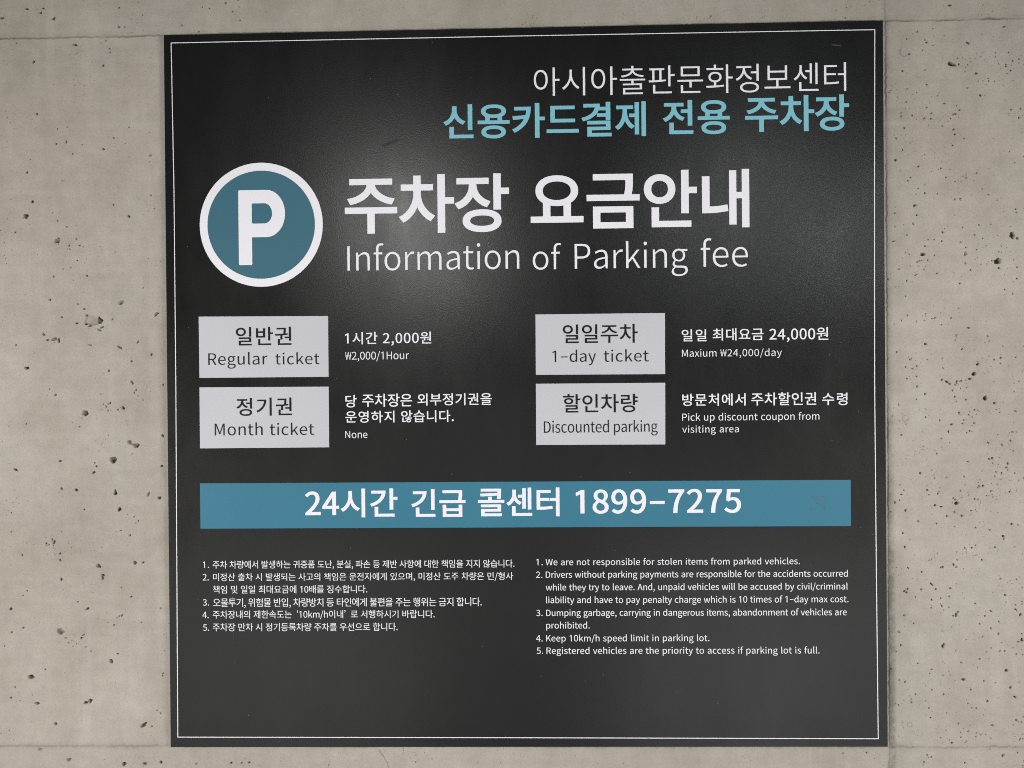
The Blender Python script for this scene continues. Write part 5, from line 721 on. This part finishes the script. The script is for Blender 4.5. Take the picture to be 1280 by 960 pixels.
    54665: (920, [(275,606,-53,-5,-47,-14,-38,-23,-29,-31,-19,-38,-6,-44,6,-44,19,-38,29,-30,38,-23,47,-14,53,-5,54,5,47,14,38,23,29,30,19,38,6,44,-6,44,-19,38,-29,31,-38,23,-47,14), (275,544,33,-3,29,-8,23,-14,18,-19,11,-22,4,-27,-4,-26,-11,-23,-18,-18,-23,-14,-29,-9,-33,-3,-33,3,-29,9,-23,14,-18,18,-11,23,-4,26,4,27,11,22,18,19,23,14,29,8), (515,239,-67,-3,-60,-7,-51,-13,-44,-18,-34,-23,-25,-27,-16,-31,-5,-36,5,-35,16,-32,25,-27,34,-22,44,-18,51,-13,60,-7,67,-3,67,3,60,7,52,13,43,18,35,22,25,27,15,32,5,35,-5,36,-15,31,-25,27,-35,23,-43,18,-52,13,-60,7), (515,175,64,-3,54,-8,44,-13,31,-18,20,-24,6,-28,-6,-27,-20,-23,-31,-19,-44,-13,-54,-8,-64,-3,-64,3,-54,8,-44,13,-32,19,-19,23,-7,27,7,28,19,24,32,18,44,13,54,8), (539,809,0,-522,78,0,0,226,116,0,0,-258,79,0,0,572,-79,0,0,-246,-116,0,0,228), (234,820,0,-101,-189,0,0,-66,458,0,0,66,-187,0,0,101)]),
    54744: (920, [(207,231,0,-297,587,0,0,297), (713,164,0,-162,-424,0,0,162), (313,619,-58,-5,-50,-15,-42,-25,-32,-32,-20,-39,-7,-45,7,-45,20,-40,32,-32,42,-24,50,-15,58,-5,58,5,50,15,42,24,31,32,20,40,7,45,-7,45,-20,39,-31,32,-42,25,-50,15), (313,555,36,-3,31,-9,26,-15,20,-19,12,-23,4,-28,-4,-28,-12,-23,-20,-20,-26,-15,-31,-9,-36,-3,-36,3,-32,9,-26,15,-19,20,-13,23,-4,28,4,28,13,23,19,19,26,15,32,9), (561,552,0,-69,150,0,0,-204,83,0,0,548,-83,0,0,-275), (272,835,0,-102,-221,0,0,-68,523,0,0,68,-220,0,0,102)]),
    54805: (920, [(307,614,-57,-5,-50,-16,-40,-25,-31,-33,-19,-41,-7,-48,7,-47,19,-41,31,-33,40,-25,50,-16,57,-5,57,5,50,16,41,25,31,33,19,41,7,47,-7,48,-19,41,-31,33,-41,25,-50,16), (307,550,36,-3,31,-10,26,-15,19,-21,12,-25,4,-30,-4,-29,-12,-26,-19,-20,-26,-16,-31,-10,-36,-3,-36,3,-30,10,-25,16,-19,20,-12,26,-4,29,4,30,12,25,19,21,25,15,30,10), (498,233,-67,-3,-59,-7,-52,-13,-43,-18,-35,-22,-25,-26,-16,-31,-5,-35,5,-34,16,-31,25,-26,35,-22,43,-18,52,-13,59,-7,67,-3,67,3,59,7,52,13,43,18,34,22,26,26,15,31,5,34,-5,35,-15,31,-26,26,-34,22,-43,18,-52,13,-59,7), (498,168,62,-3,53,-7,42,-13,31,-18,20,-22,6,-27,-6,-26,-20,-23,-31,-17,-42,-13,-53,-8,-62,-3,-62,3,-53,8,-43,13,-32,17,-19,23,-7,26,7,27,19,22,32,18,43,13,53,7), (711,827,0,-217,-153,0,0,-68,153,0,0,-108,-154,0,0,-68,154,0,0,-123,83,0,0,584), (267,835,0,-108,-216,0,0,-67,507,0,0,67,-209,0,0,108)]),
    54868: (920, [(326,533,38,-3,32,-10,27,-15,20,-21,13,-25,4,-29,-4,-29,-13,-25,-20,-20,-27,-15,-32,-10,-38,-3,-38,3,-33,10,-27,15,-20,20,-13,25,-4,29,4,29,13,25,20,21,27,15,33,10), (326,598,-60,-5,-52,-16,-42,-25,-32,-33,-20,-41,-7,-48,5,-42,16,-37,26,-31,34,-25,41,-18,49,-11,0,-99,-245,-3,13,-70,127,1,141,4,148,11,148,21,-6,61,-119,-14,-124,-8,0,96,49,10,42,18,34,25,26,31,16,38,5,42,-7,48,-20,41,-32,33,-43,25,-51,16), (664,827,0,-905,83,0,0,451,141,0,0,70,-141,0,0,384), (284,825,0,-108,-229,0,0,-67,540,0,0,67,-228,0,0,108)]),
}


def unpack():
    out = {}
    for code, (adv, contours) in OUTLINES.items():
        cs = []
        for c in contours:
            x = y = 0
            pts = []
            for k in range(0, len(c), 2):
                x += c[k]
                y += c[k + 1]
                pts.append((x / 1000.0, y / 1000.0))
            cs.append(pts)
        out[chr(code)] = (adv / 1000.0, cs)
    return out


GLYPHS = unpack()


def area2(c):
    return sum(c[i - 1][0] * c[i][1] - c[i][0] * c[i - 1][1] for i in range(len(c)))


def offset_contour(c, dx, dy, sgn):
    """push a contour outward (mitred) so that a regular outline gets the stroke weight of the sign."""
    n = len(c)
    out = []
    for i in range(n):
        a, b, d = c[i - 1], c[i], c[(i + 1) % n]
        e1 = (b[0] - a[0], b[1] - a[1])
        e2 = (d[0] - b[0], d[1] - b[1])
        l1 = math.hypot(*e1) + 1e-9
        l2 = math.hypot(*e2) + 1e-9
        n1 = (e1[1] / l1 * sgn, -e1[0] / l1 * sgn)
        n2 = (e2[1] / l2 * sgn, -e2[0] / l2 * sgn)
        m = (n1[0] + n2[0], n1[1] + n2[1])
        q = m[0] * m[0] + m[1] * m[1]
        k = 2.0 / max(q, 0.9)
        out.append((b[0] + m[0] * k * dx, b[1] + m[1] * k * dy))
    return out


_fill_cache = {}


def fill_glyph(ch, dx, dy):
    key = (ch, dx, dy)
    if key in _fill_cache:
        return _fill_cache[key]
    adv, cs = GLYPHS[ch]
    if not cs:
        _fill_cache[key] = ([], [])
        return _fill_cache[key]
    sgn = 1 if area2(max(cs, key=lambda c: abs(area2(c)))) > 0 else -1
    oc = [offset_contour(c, dx, dy, sgn) for c in cs] if (dx or dy) else cs
    verts, edges = [], []
    for c in oc:
        b0 = len(verts)
        verts += [Vector(p) for p in c]
        edges += [(b0 + i, b0 + (i + 1) % len(c)) for i in range(len(c))]
    r = delaunay_2d_cdt(verts, edges, [], 0, 1e-5, False)
    vs, fs = r[0], r[2]
    ax = np.array([p[0] for c in oc for p in c])
    ay = np.array([p[1] for c in oc for p in c])
    bx = np.array([p[0] for c in oc for p in c[1:] + c[:1]])
    by = np.array([p[1] for c in oc for p in c[1:] + c[:1]])
    faces = []
    for f in fs:
        x = sum(vs[i][0] for i in f) / len(f)
        y = sum(vs[i][1] for i in f) / len(f)
        up = (ay <= y) & (by > y)
        dn = (ay > y) & (by <= y)
        side = (bx - ax) * (y - ay) - (x - ax) * (by - ay)
        w = int(np.sum(up & (side > 0))) - int(np.sum(dn & (side < 0)))
        if w * sgn > 0:
            faces.append(tuple(f) if (vs[f[1]] - vs[f[0]]).cross(vs[f[2]] - vs[f[0]]) > 0 else tuple(reversed(f)))
    _fill_cache[key] = ([(v[0], v[1]) for v in vs], faces)
    return _fill_cache[key]


def ink(ch):
    cs = GLYPHS[ch][1]
    X = [p[0] for c in cs for p in c]
    Y = [p[1] for c in cs for p in c]
    return min(X), max(X), min(Y), max(Y)


def run_geo(text, ul, ur, ref, vt, vb, dx, dy, y, share=0.5, em=None, base=None):
    """lay one word or line between two surveyed ends; the reference letter's top and foot give size and baseline."""
    x0, zt = at(ul, vt, 0)
    _, zb = at(ul, vb, 0)
    x1, _ = at(ur, vt, 0)
    i = ink(ref)
    if em is None:
        em = (zt - zb) / (i[3] - i[2] + 2 * dy)
        base = zb - (i[2] - dy) * em
    else:
        base = zb - (i[2] - dy) * em
    pen, pos = 0.0, []
    for ch in text:
        pos.append(pen)
        pen += GLYPHS[ch][0]
    a = ink(text[0])[0] - dx
    b = pos[-1] + ink(text[-1])[1] + dx
    nat = (b - a) * em
    want = x1 - x0
    hs = (want / nat) ** share
    gap = 0.0
    if len(text) > 1:
        gap = (want - nat * hs) / (len(text) - 1)
    V, F = [], []
    for k, ch in enumerate(text):
        vs, fs = fill_glyph(ch, dx, dy)
        ox = x0 + (pos[k] - a) * em * hs + gap * k
        b0 = len(V)
        V += [(ox + p[0] * em * hs, y, base + p[1] * em) for p in vs]
        F += [tuple(b0 + q for q in f) for f in fs]
    return V, F, em


def lettering(name, runs, mat, parent, y, label=None):
    V, F = [], []
    for r in runs:
        v, f, _ = run_geo(*r[:8], y, **(r[8] if len(r) > 8 else {}))
        b0 = len(V)
        V += v
        F += [tuple(b0 + q for q in t) for t in f]
    o = mesh_obj(name, V, F, mat, parent)
    if label:
        o['label'] = label
    return o


# ------------------------------------------------------------------ the sign
def empty(name, loc):
    o = bpy.data.objects.new(name, None)
    o.empty_display_size = 0.1
    COL.objects.link(o)
    o.location = loc
    return o


sign = empty('parking_fee_sign', (0, 0, 0))
sign['label'] = 'square black parking fee sign with white and teal lettering on the concrete wall'
sign['category'] = 'sign'

Y1, Y2, Y3 = -0.0003, -0.0006, -0.0009      # print, print on print, letters on that


def board():
    c = [at(204.5, 43.6), at(1103.8, 25.2), at(1109.9, 933.6), at(213.2, 934.2)]
    cx = sum(p[0] for p in c) / 4
    cz = sum(p[1] for p in c) / 4
    V, F = [], []

    def ring(inset, y):
        b0 = len(V)
        for p in c:
            V.append((p[0] - math.copysign(inset, p[0] - cx), y, p[1] - math.copysign(inset, p[1] - cz)))
        return [b0, b0 + 1, b0 + 2, b0 + 3]
    r = [ring(0.0006, 0.0), ring(0.0, 0.0006), ring(0.0, 0.0051)]
    F.append(tuple(reversed(r[0])))
    for a, b in zip(r, r[1:]):
        for k in range(4):
            F.append((a[k], a[(k + 1) % 4], b[(k + 1) % 4], b[k]))
    F.append(tuple(r[2]))
    o = mesh_obj('board', V, F, BLACK, sign)
    return o


board()


def strip_loop(name, pts, w, y, mat, parent):
    """a closed printed line of width w through surveyed points"""
    n = len(pts)
    V, F = [], []
    for i in range(n):
        a, b, d = (Vector(pts[i - 1]), Vector(pts[i]), Vector(pts[(i + 1) % n]))
        e1 = (b - a).normalized()
        e2 = (d - b).normalized()
        n1 = Vector((e1[1], -e1[0]))
        n2 = Vector((e2[1], -e2[0]))
        m = n1 + n2
        m = m * (2.0 / m.length_squared) * (w / 2)
        V += [(b[0] + m[0], y, b[1] + m[1]), (b[0] - m[0], y, b[1] - m[1])]
    for i in range(n):
        j = (i + 1) % n
        F.append((2 * i, 2 * i + 1, 2 * j + 1, 2 * j))
    return mesh_obj(name, V, F, mat, parent)


bl = [(214.0, 53.8), (640, 45.2), (1093.4, 37.2), (1093.0, 240), (1093.2, 480), (1095.4, 720), (1097.7, 923.3),
      (640, 922.0), (222.4, 921.3), (221.2, 720), (219.9, 480), (217.6, 240)]
strip_loop('border_line', [at(*p) for p in bl], 0.0014, Y1, WHITE, sign)


def disc_geo(cx, cz, r, n, y):
    V = [(cx + r * math.cos(2 * math.pi * k / n), y, cz + r * math.sin(2 * math.pi * k / n)) for k in range(n)]
    return V, [tuple(range(n))]


def emblem():
    cx, cz = at(326.5, 281.0)
    sc = (at(403.3, 281)[0] - at(249.7, 281)[0]) / (403.3 - 249.7)
    V, F = disc_geo(cx, cz, 76.9 * sc, 128, Y1)
    e = mesh_obj('emblem', V, F, WHITE, sign)
    V, F = disc_geo(cx, cz, 67.0 * sc, 128, Y2)
    mesh_obj('disc', V, F, TEAL_DEEP, e)
    # the letter P: stem and bowl with softly rounded outer corners, open counter
    L, T, B = at(298.4, 281)[0], at(326, 237.6)[1], at(326, 331.3)[1]
    sr = at(315.2, 281)[0]
    RR = at(356.7, 281)[0]
    bot = at(326, 296.6)[1]
    ct, cb, crx = at(326, 254.3)[1], at(326, 279.5)[1], at(340.5, 281)[0]

    def arc(px_, pz, rx, rz, a0, a1, n):
        return [(px_ + rx * math.cos(math.radians(a0 + (a1 - a0) * k / n)), pz + rz * math.sin(math.radians(a0 + (a1 - a0) * k / n))) for k in range(n + 1)]
    c = 0.0022
    hb = (T - bot) / 2
    rx = hb * 0.80
    outer = arc(L + c, B + c, c, c, 180, 270, 5) + arc(sr - c, B + c, c, c, 270, 360, 5) + [(sr, bot)]
    outer += arc(RR - rx, bot + hb, rx, hb, -90, 90, 28) + arc(L + c, T - c, c, c, 90, 180, 5)
    hi = (ct - cb) / 2
    ri = hi * 0.80
    k = 0.0012
    inner = [(sr, cb + k), (sr + k, cb)] + arc(crx - ri, cb + hi, ri, hi, -90, 90, 20) + [(sr + k, ct), (sr, ct - k)]
    inner = inner[::-1]
    vs = [Vector(p) for p in outer + inner]
    n1, n2 = len(outer), len(inner)
    ed = [(i, (i + 1) % n1) for i in range(n1)] + [(n1 + i, n1 + (i + 1) % n2) for i in range(n2)]
    r = delaunay_2d_cdt(vs, ed, [], 0, 1e-7, False)

    def inside(poly, x, z):
        w = False
        for i in range(len(poly)):
            a, b = poly[i - 1], poly[i]
            if (a[1] > z) != (b[1] > z) and x < (b[0] - a[0]) * (z - a[1]) / (b[1] - a[1]) + a[0]:
                w = not w
        return w
    F = []
    for f in r[2]:
        x = sum(r[0][i][0] for i in f) / len(f)
        z = sum(r[0][i][1] for i in f) / len(f)
        if inside(outer, x, z) and not inside(inner, x, z):
            F.append(tuple(f))
    mesh_obj('letter', [(v[0], Y3, v[1]) for v in r[0]], F, WHITE, e)


emblem()


def quad(name, corners, y, mat, parent):
    c = [at(*p) for p in corners]
    return mesh_obj(name, [(p[0], y, p[1]) for p in c], [(3, 2, 1, 0)], mat, parent)


# headings
lettering('owner_line', [("아시아출판문화정보센터", 667.1, 1057.5, "아", 84.9, 120.4, -0.006, -0.005)], WHITE, sign, Y1)
B2 = (0.020, 0.015)
lettering('purpose_line', [
    ("신용카드결제", 554.4, 807.2, "신", 130.9, 173.3, *B2),
    ("전용", 828.6, 912.0, "전", 125.6, 168.0, *B2),
    ("주차장", 931.0, 1061.2, "장", 120.2, 165.2, *B2)], CYAN, sign, Y1, 'light teal Korean line')
B3 = (0.020, 0.017)
lettering('title_line', [
    ("주차장", 430.7, 636.2, "주", 224.0, 292.6, *B3),
    ("요금안내", 662.8, 936.3, "내", 215.2, 287.8, *B3)], WHITE, sign, Y1)
B4 = (-0.010, -0.008)
lettering('subtitle_line', [
    ("Information", 434.1, 648.9, "I", 308.0, 338.4, *B4),
    ("of", 665.8, 701.4, "o", 314.6, 337.4, *B4),
    ("Parking", 718.2, 859.5, "P", 305.0, 335.9, *B4),
    ("fee", 875.9, 934.6, "e", 309.3, 334.1, *B4)], WHITE, sign, Y1)

# ticket plates and what each says
BK, BN = (0.009, 0.007), (-0.003, -0.003)
B5, B6 = (0.010, 0.007), (-0.003, -0.002)


def plate(corners, runs, label):
    p = quad('ticket_plate', corners, Y1, PLATE, sign)
    p['label'] = label
    lettering('korean_lettering', runs[:1], INK, p, Y2)
    lettering('english_lettering', runs[1:], INK, p, Y2)


plate([(248.4, 395.8), (410.2, 395.0), (410.8, 471.0), (249.4, 472.4)],
      [("일반권", 294.8, 364.3, "일", 409.0, 432.0, *BK), ("Regular", 260.4, 334.3, "R", 441.8, 456.2, *BN), ("ticket", 344.2, 399.3, "k", 440.6, 455.6, *BN)],
      'regular ticket plate')
plate([(249.4, 484.2), (410.9, 483.3), (411.5, 559.1), (250.1, 560.5)],
      [("정기권", 295.7, 364.9, "정", 497.4, 520.0, *BK), ("Month", 268.5, 328.3, "M", 529.6, 544.3, *BN), ("ticket", 337.3, 392.7, "k", 528.4, 543.9, *BN)],
      'month ticket plate')
plate([(669.3, 393.1), (831.2, 391.2), (831.4, 467.6), (669.8, 468.6)],
      [("일일주차", 703.4, 797.0, "일", 405.8, 429.1, *BK), ("1-day", 690.6, 744.9, "1", 438.5, 452.6, *BN), ("ticket", 754.6, 810.8, "k", 436.8, 452.2, *BN)],
      'one day ticket plate')
plate([(669.8, 479.7), (831.5, 478.4), (831.6, 555.5), (670.2, 556.2)],
      [("할인차량", 703.7, 797.0, "할", 492.7, 515.8, *BK), ("Discounted", 679.8, 761.0, "D", 526.8, 541.0, *BN, dict(share=0.9)), ("parking", 767.4, 821.9, "k", 525.2, 540.0, *BN, dict(share=0.9))],
      'discounted parking plate')

lettering('price_line', [("1시간", 431.4, 471.8, "1", 416.8, 429.3, *B5), ("2,000원", 478.5, 539.0, "2", 416.4, 429.0, *B5)], WHITE, sign, Y1)
lettering('price_line', [("₩2,000/1Hour", 431.4, 511.2, "₩", 440.1, 449.6, *B6)], WHITE, sign, Y1)
lettering('price_line', [("당", 431.7, 446.2, "당", 493.8, 509.4, *B5), ("주차장은", 452.6, 515.2, "주", 493.4, 508.7, *B5), ("외부정기권을", 521.8, 614.6, "외", 491.9, 507.0, *B5)], WHITE, sign, Y1)
lettering('price_line', [("운영하지", 431.7, 493.0, "운", 514.2, 528.2, *B5), ("않습니다.", 501.4, 567.1, "않", 513.0, 528.0, *B5)], WHITE, sign, Y1)
lettering('price_line', [("None", 431.7, 459.3, "N", 538.9, 547.6, *B6)], WHITE, sign, Y1)
lettering('price_line', [("일일", 852.0, 883.0, "일", 411.8, 426.8, *B5), ("최대요금", 890.7, 954.2, "최", 410.6, 425.9, *B5), ("24,000원", 961.6, 1035.2, "2", 411.0, 424.5, *B5)], WHITE, sign, Y1)
lettering('price_line', [("Maxium", 852.4, 895.5, "M", 437.2, 446.0, *B6), ("₩24,000/day", 900.3, 977.2, "₩", 436.8, 445.5, *B6)], WHITE, sign, Y1)
lettering('price_line', [("방문처에서", 852.7, 931.9, "방", 492.3, 507.5, *B5), ("주차할인권", 939.0, 1020.1, "주", 491.9, 507.0, *B5), ("수령", 1027.6, 1059.2, "수", 491.5, 506.6, *B5)], WHITE, sign, Y1)
lettering('price_line', [("Pick up discount coupon from", 852.7, 1024.1, "P", 517.1, 525.9, *B6)], WHITE, sign, Y1)
lettering('price_line', [("visiting area", 852.7, 923.4, "i", 532.0, 540.8, *B6)], WHITE, sign, Y1)

# call centre band
band = quad('call_centre_band', [(250.0, 604.2), (1063.2, 599.8), (1063.7, 657.5), (250.7, 660.8)], Y1, TEAL, sign)
B7 = (0.019, 0.014)
lettering('lettering', [
    ("24시간", 381.3, 496.8, "2", 614.2, 644.0, *B7), ("긴급", 514.2, 581.8, "긴", 611.5, 646.0, *B7),
    ("콜센터", 597.2, 699.3, "터", 609.8, 645.9, *B7)], WHITE, band, Y2)
lettering('phone_number', [("1899-7275", 719.6, 926.0, "1", 612.4, 641.8, *B7)], WHITE, band, Y2)

# the two columns of rules
KW, EW = (0.001, -0.002), (0.001, 0.0)


def rules(lines, w, ref_num, gap):
    for num, un, body, ul, ur, ref, vt, vb in lines:
        runs = [(body, ul, ur, ref, vt, vb, *w)]
        if num:
            runs.append((num, un, un + gap, num[0], ref_num[num][0], ref_num[num][1], *w))
        lettering('rule_line', runs, WHITE, sign, Y1)


rules([
    ("1.", 253.8, "주차 차량에서 발생하는 귀중품 도난, 분실, 파손 등 제반 사항에 대한 책임을 지지 않습니다.", 265.9, 643.0, "주", 701.6, 710.7),
    ("2.", 253.4, "미정산 출차 시 발생되는 사고의 책임은 운전자에게 있으며, 미정산 도주 차량은 민/형사", 266.4, 641.4, "미", 716.6, 726.2),
    (None, 0, "책임 및 일일 최대요금에 10배를 징수합니다.", 266.2, 459.1, "책", 732.0, 741.9),
    ("3.", 253.6, "오물투기, 위험물 반입, 차량방치 등 타인에게 불편을 주는 행위는 금지 합니다.", 266.4, 602.0, "오", 748.5, 757.2),
    ("4.", 253.2, "주차장내의 제한속도는 ‘10km/h이내’ 로 서행하시기 바랍니다.", 266.0, 543.3, "주", 763.8, 773.1),
    ("5.", 253.8, "주차장 만차 시 정기등록차량 주차를 우선으로 합니다.", 266.0, 497.0, "주", 779.6, 789.0)],
    KW, {"1.": (702.0, 709.7), "2.": (717.4, 725.4), "3.": (749.0, 757.0), "4.": (764.6, 772.6), "5.": (780.4, 788.4)}, 7.6)
rules([
    ("1.", 670.4, "We are not responsible for stolen items from parked vehicles.", 682.0, 999.7, "W", 698.8, 706.5),
    ("2.", 670.0, "Drivers without parking payments are responsible for the accidents occurred", 682.2, 1059.6, "D", 714.4, 722.2),
    (None, 0, "while they try to leave. And, unpaid vehicles will be accused by civil/criminal", 682.2, 1059.6, "h", 729.6, 738.0),
    (None, 0, "liability and have to pay penalty charge which is 10 times of 1-day max cost.", 682.6, 1060.4, "l", 745.4, 754.0),
    ("3.", 670.2, "Dumping garbage, carrying in dangerous items, abandonment of vehicles are", 682.7, 1058.3, "D", 762.2, 770.0),
    (None, 0, "prohibited.", 682.7, 737.0, "h", 777.1, 785.6),
    ("4.", 670.2, "Keep 10km/h speed limit in parking lot.", 682.7, 886.6, "K", 793.9, 801.7),
    ("5.", 670.8, "Registered vehicles are the priority to access if parking lot is full.", 683.1, 1024.3, "R", 809.4, 817.3)],
    EW, {"1.": (698.8, 706.5), "2.": (714.4, 722.2), "3.": (762.2, 770.0), "4.": (793.9, 801.7), "5.": (809.4, 817.3)}, 8.0)


# wear on the board: scratches and an old stamp rubbed off the band
def smear(name, quads, mat, parent, y):
    V, F = [], []
    for q in quads:
        b0 = len(V)
        for p in q:
            x, z = at(*p)
            V.append((x, y, z))
        F.append(tuple(range(b0 + len(q) - 1, b0 - 1, -1)))
    return mesh_obj(name, V, F, mat, parent)


smear('scratch', [[(292.0, 789), (292.6, 789), (293.0, 812), (292.6, 836), (293.1, 836), (293.4, 812), (292.6, 789)][:3] + [(293.3, 836), (292.9, 836), (292.4, 812)]], SMEAR, sign, Y1 + 0.00005)
smear('scratch', [[(1038, 55.4), (1050, 56.2), (1053, 57.6), (1042, 57.4)]], SMEAR, sign, Y1 + 0.00005)
smear('scuff', [[(477, 181.5), (484, 178.0), (497, 174.2), (498.5, 175.6), (488, 180.2), (480, 183.0)]], SCUFF, sign, Y1 + 0.00005)
smear('stamp_trace', [[(1014.5, 621.2), (1031.6, 620.6), (1031.8, 626.0), (1022, 627.2), (1017, 624.0)],
                      [(1020, 629.4), (1030.5, 628.2), (1031, 630.2), (1024, 630.8)],
                      [(1012, 636.0), (1019, 634.6), (1018, 637.4), (1013, 637.6)],
                      [(1025, 633.6), (1032, 633.2), (1031, 637.0), (1029.6, 634.8)]], SMUDGE, band, Y2)
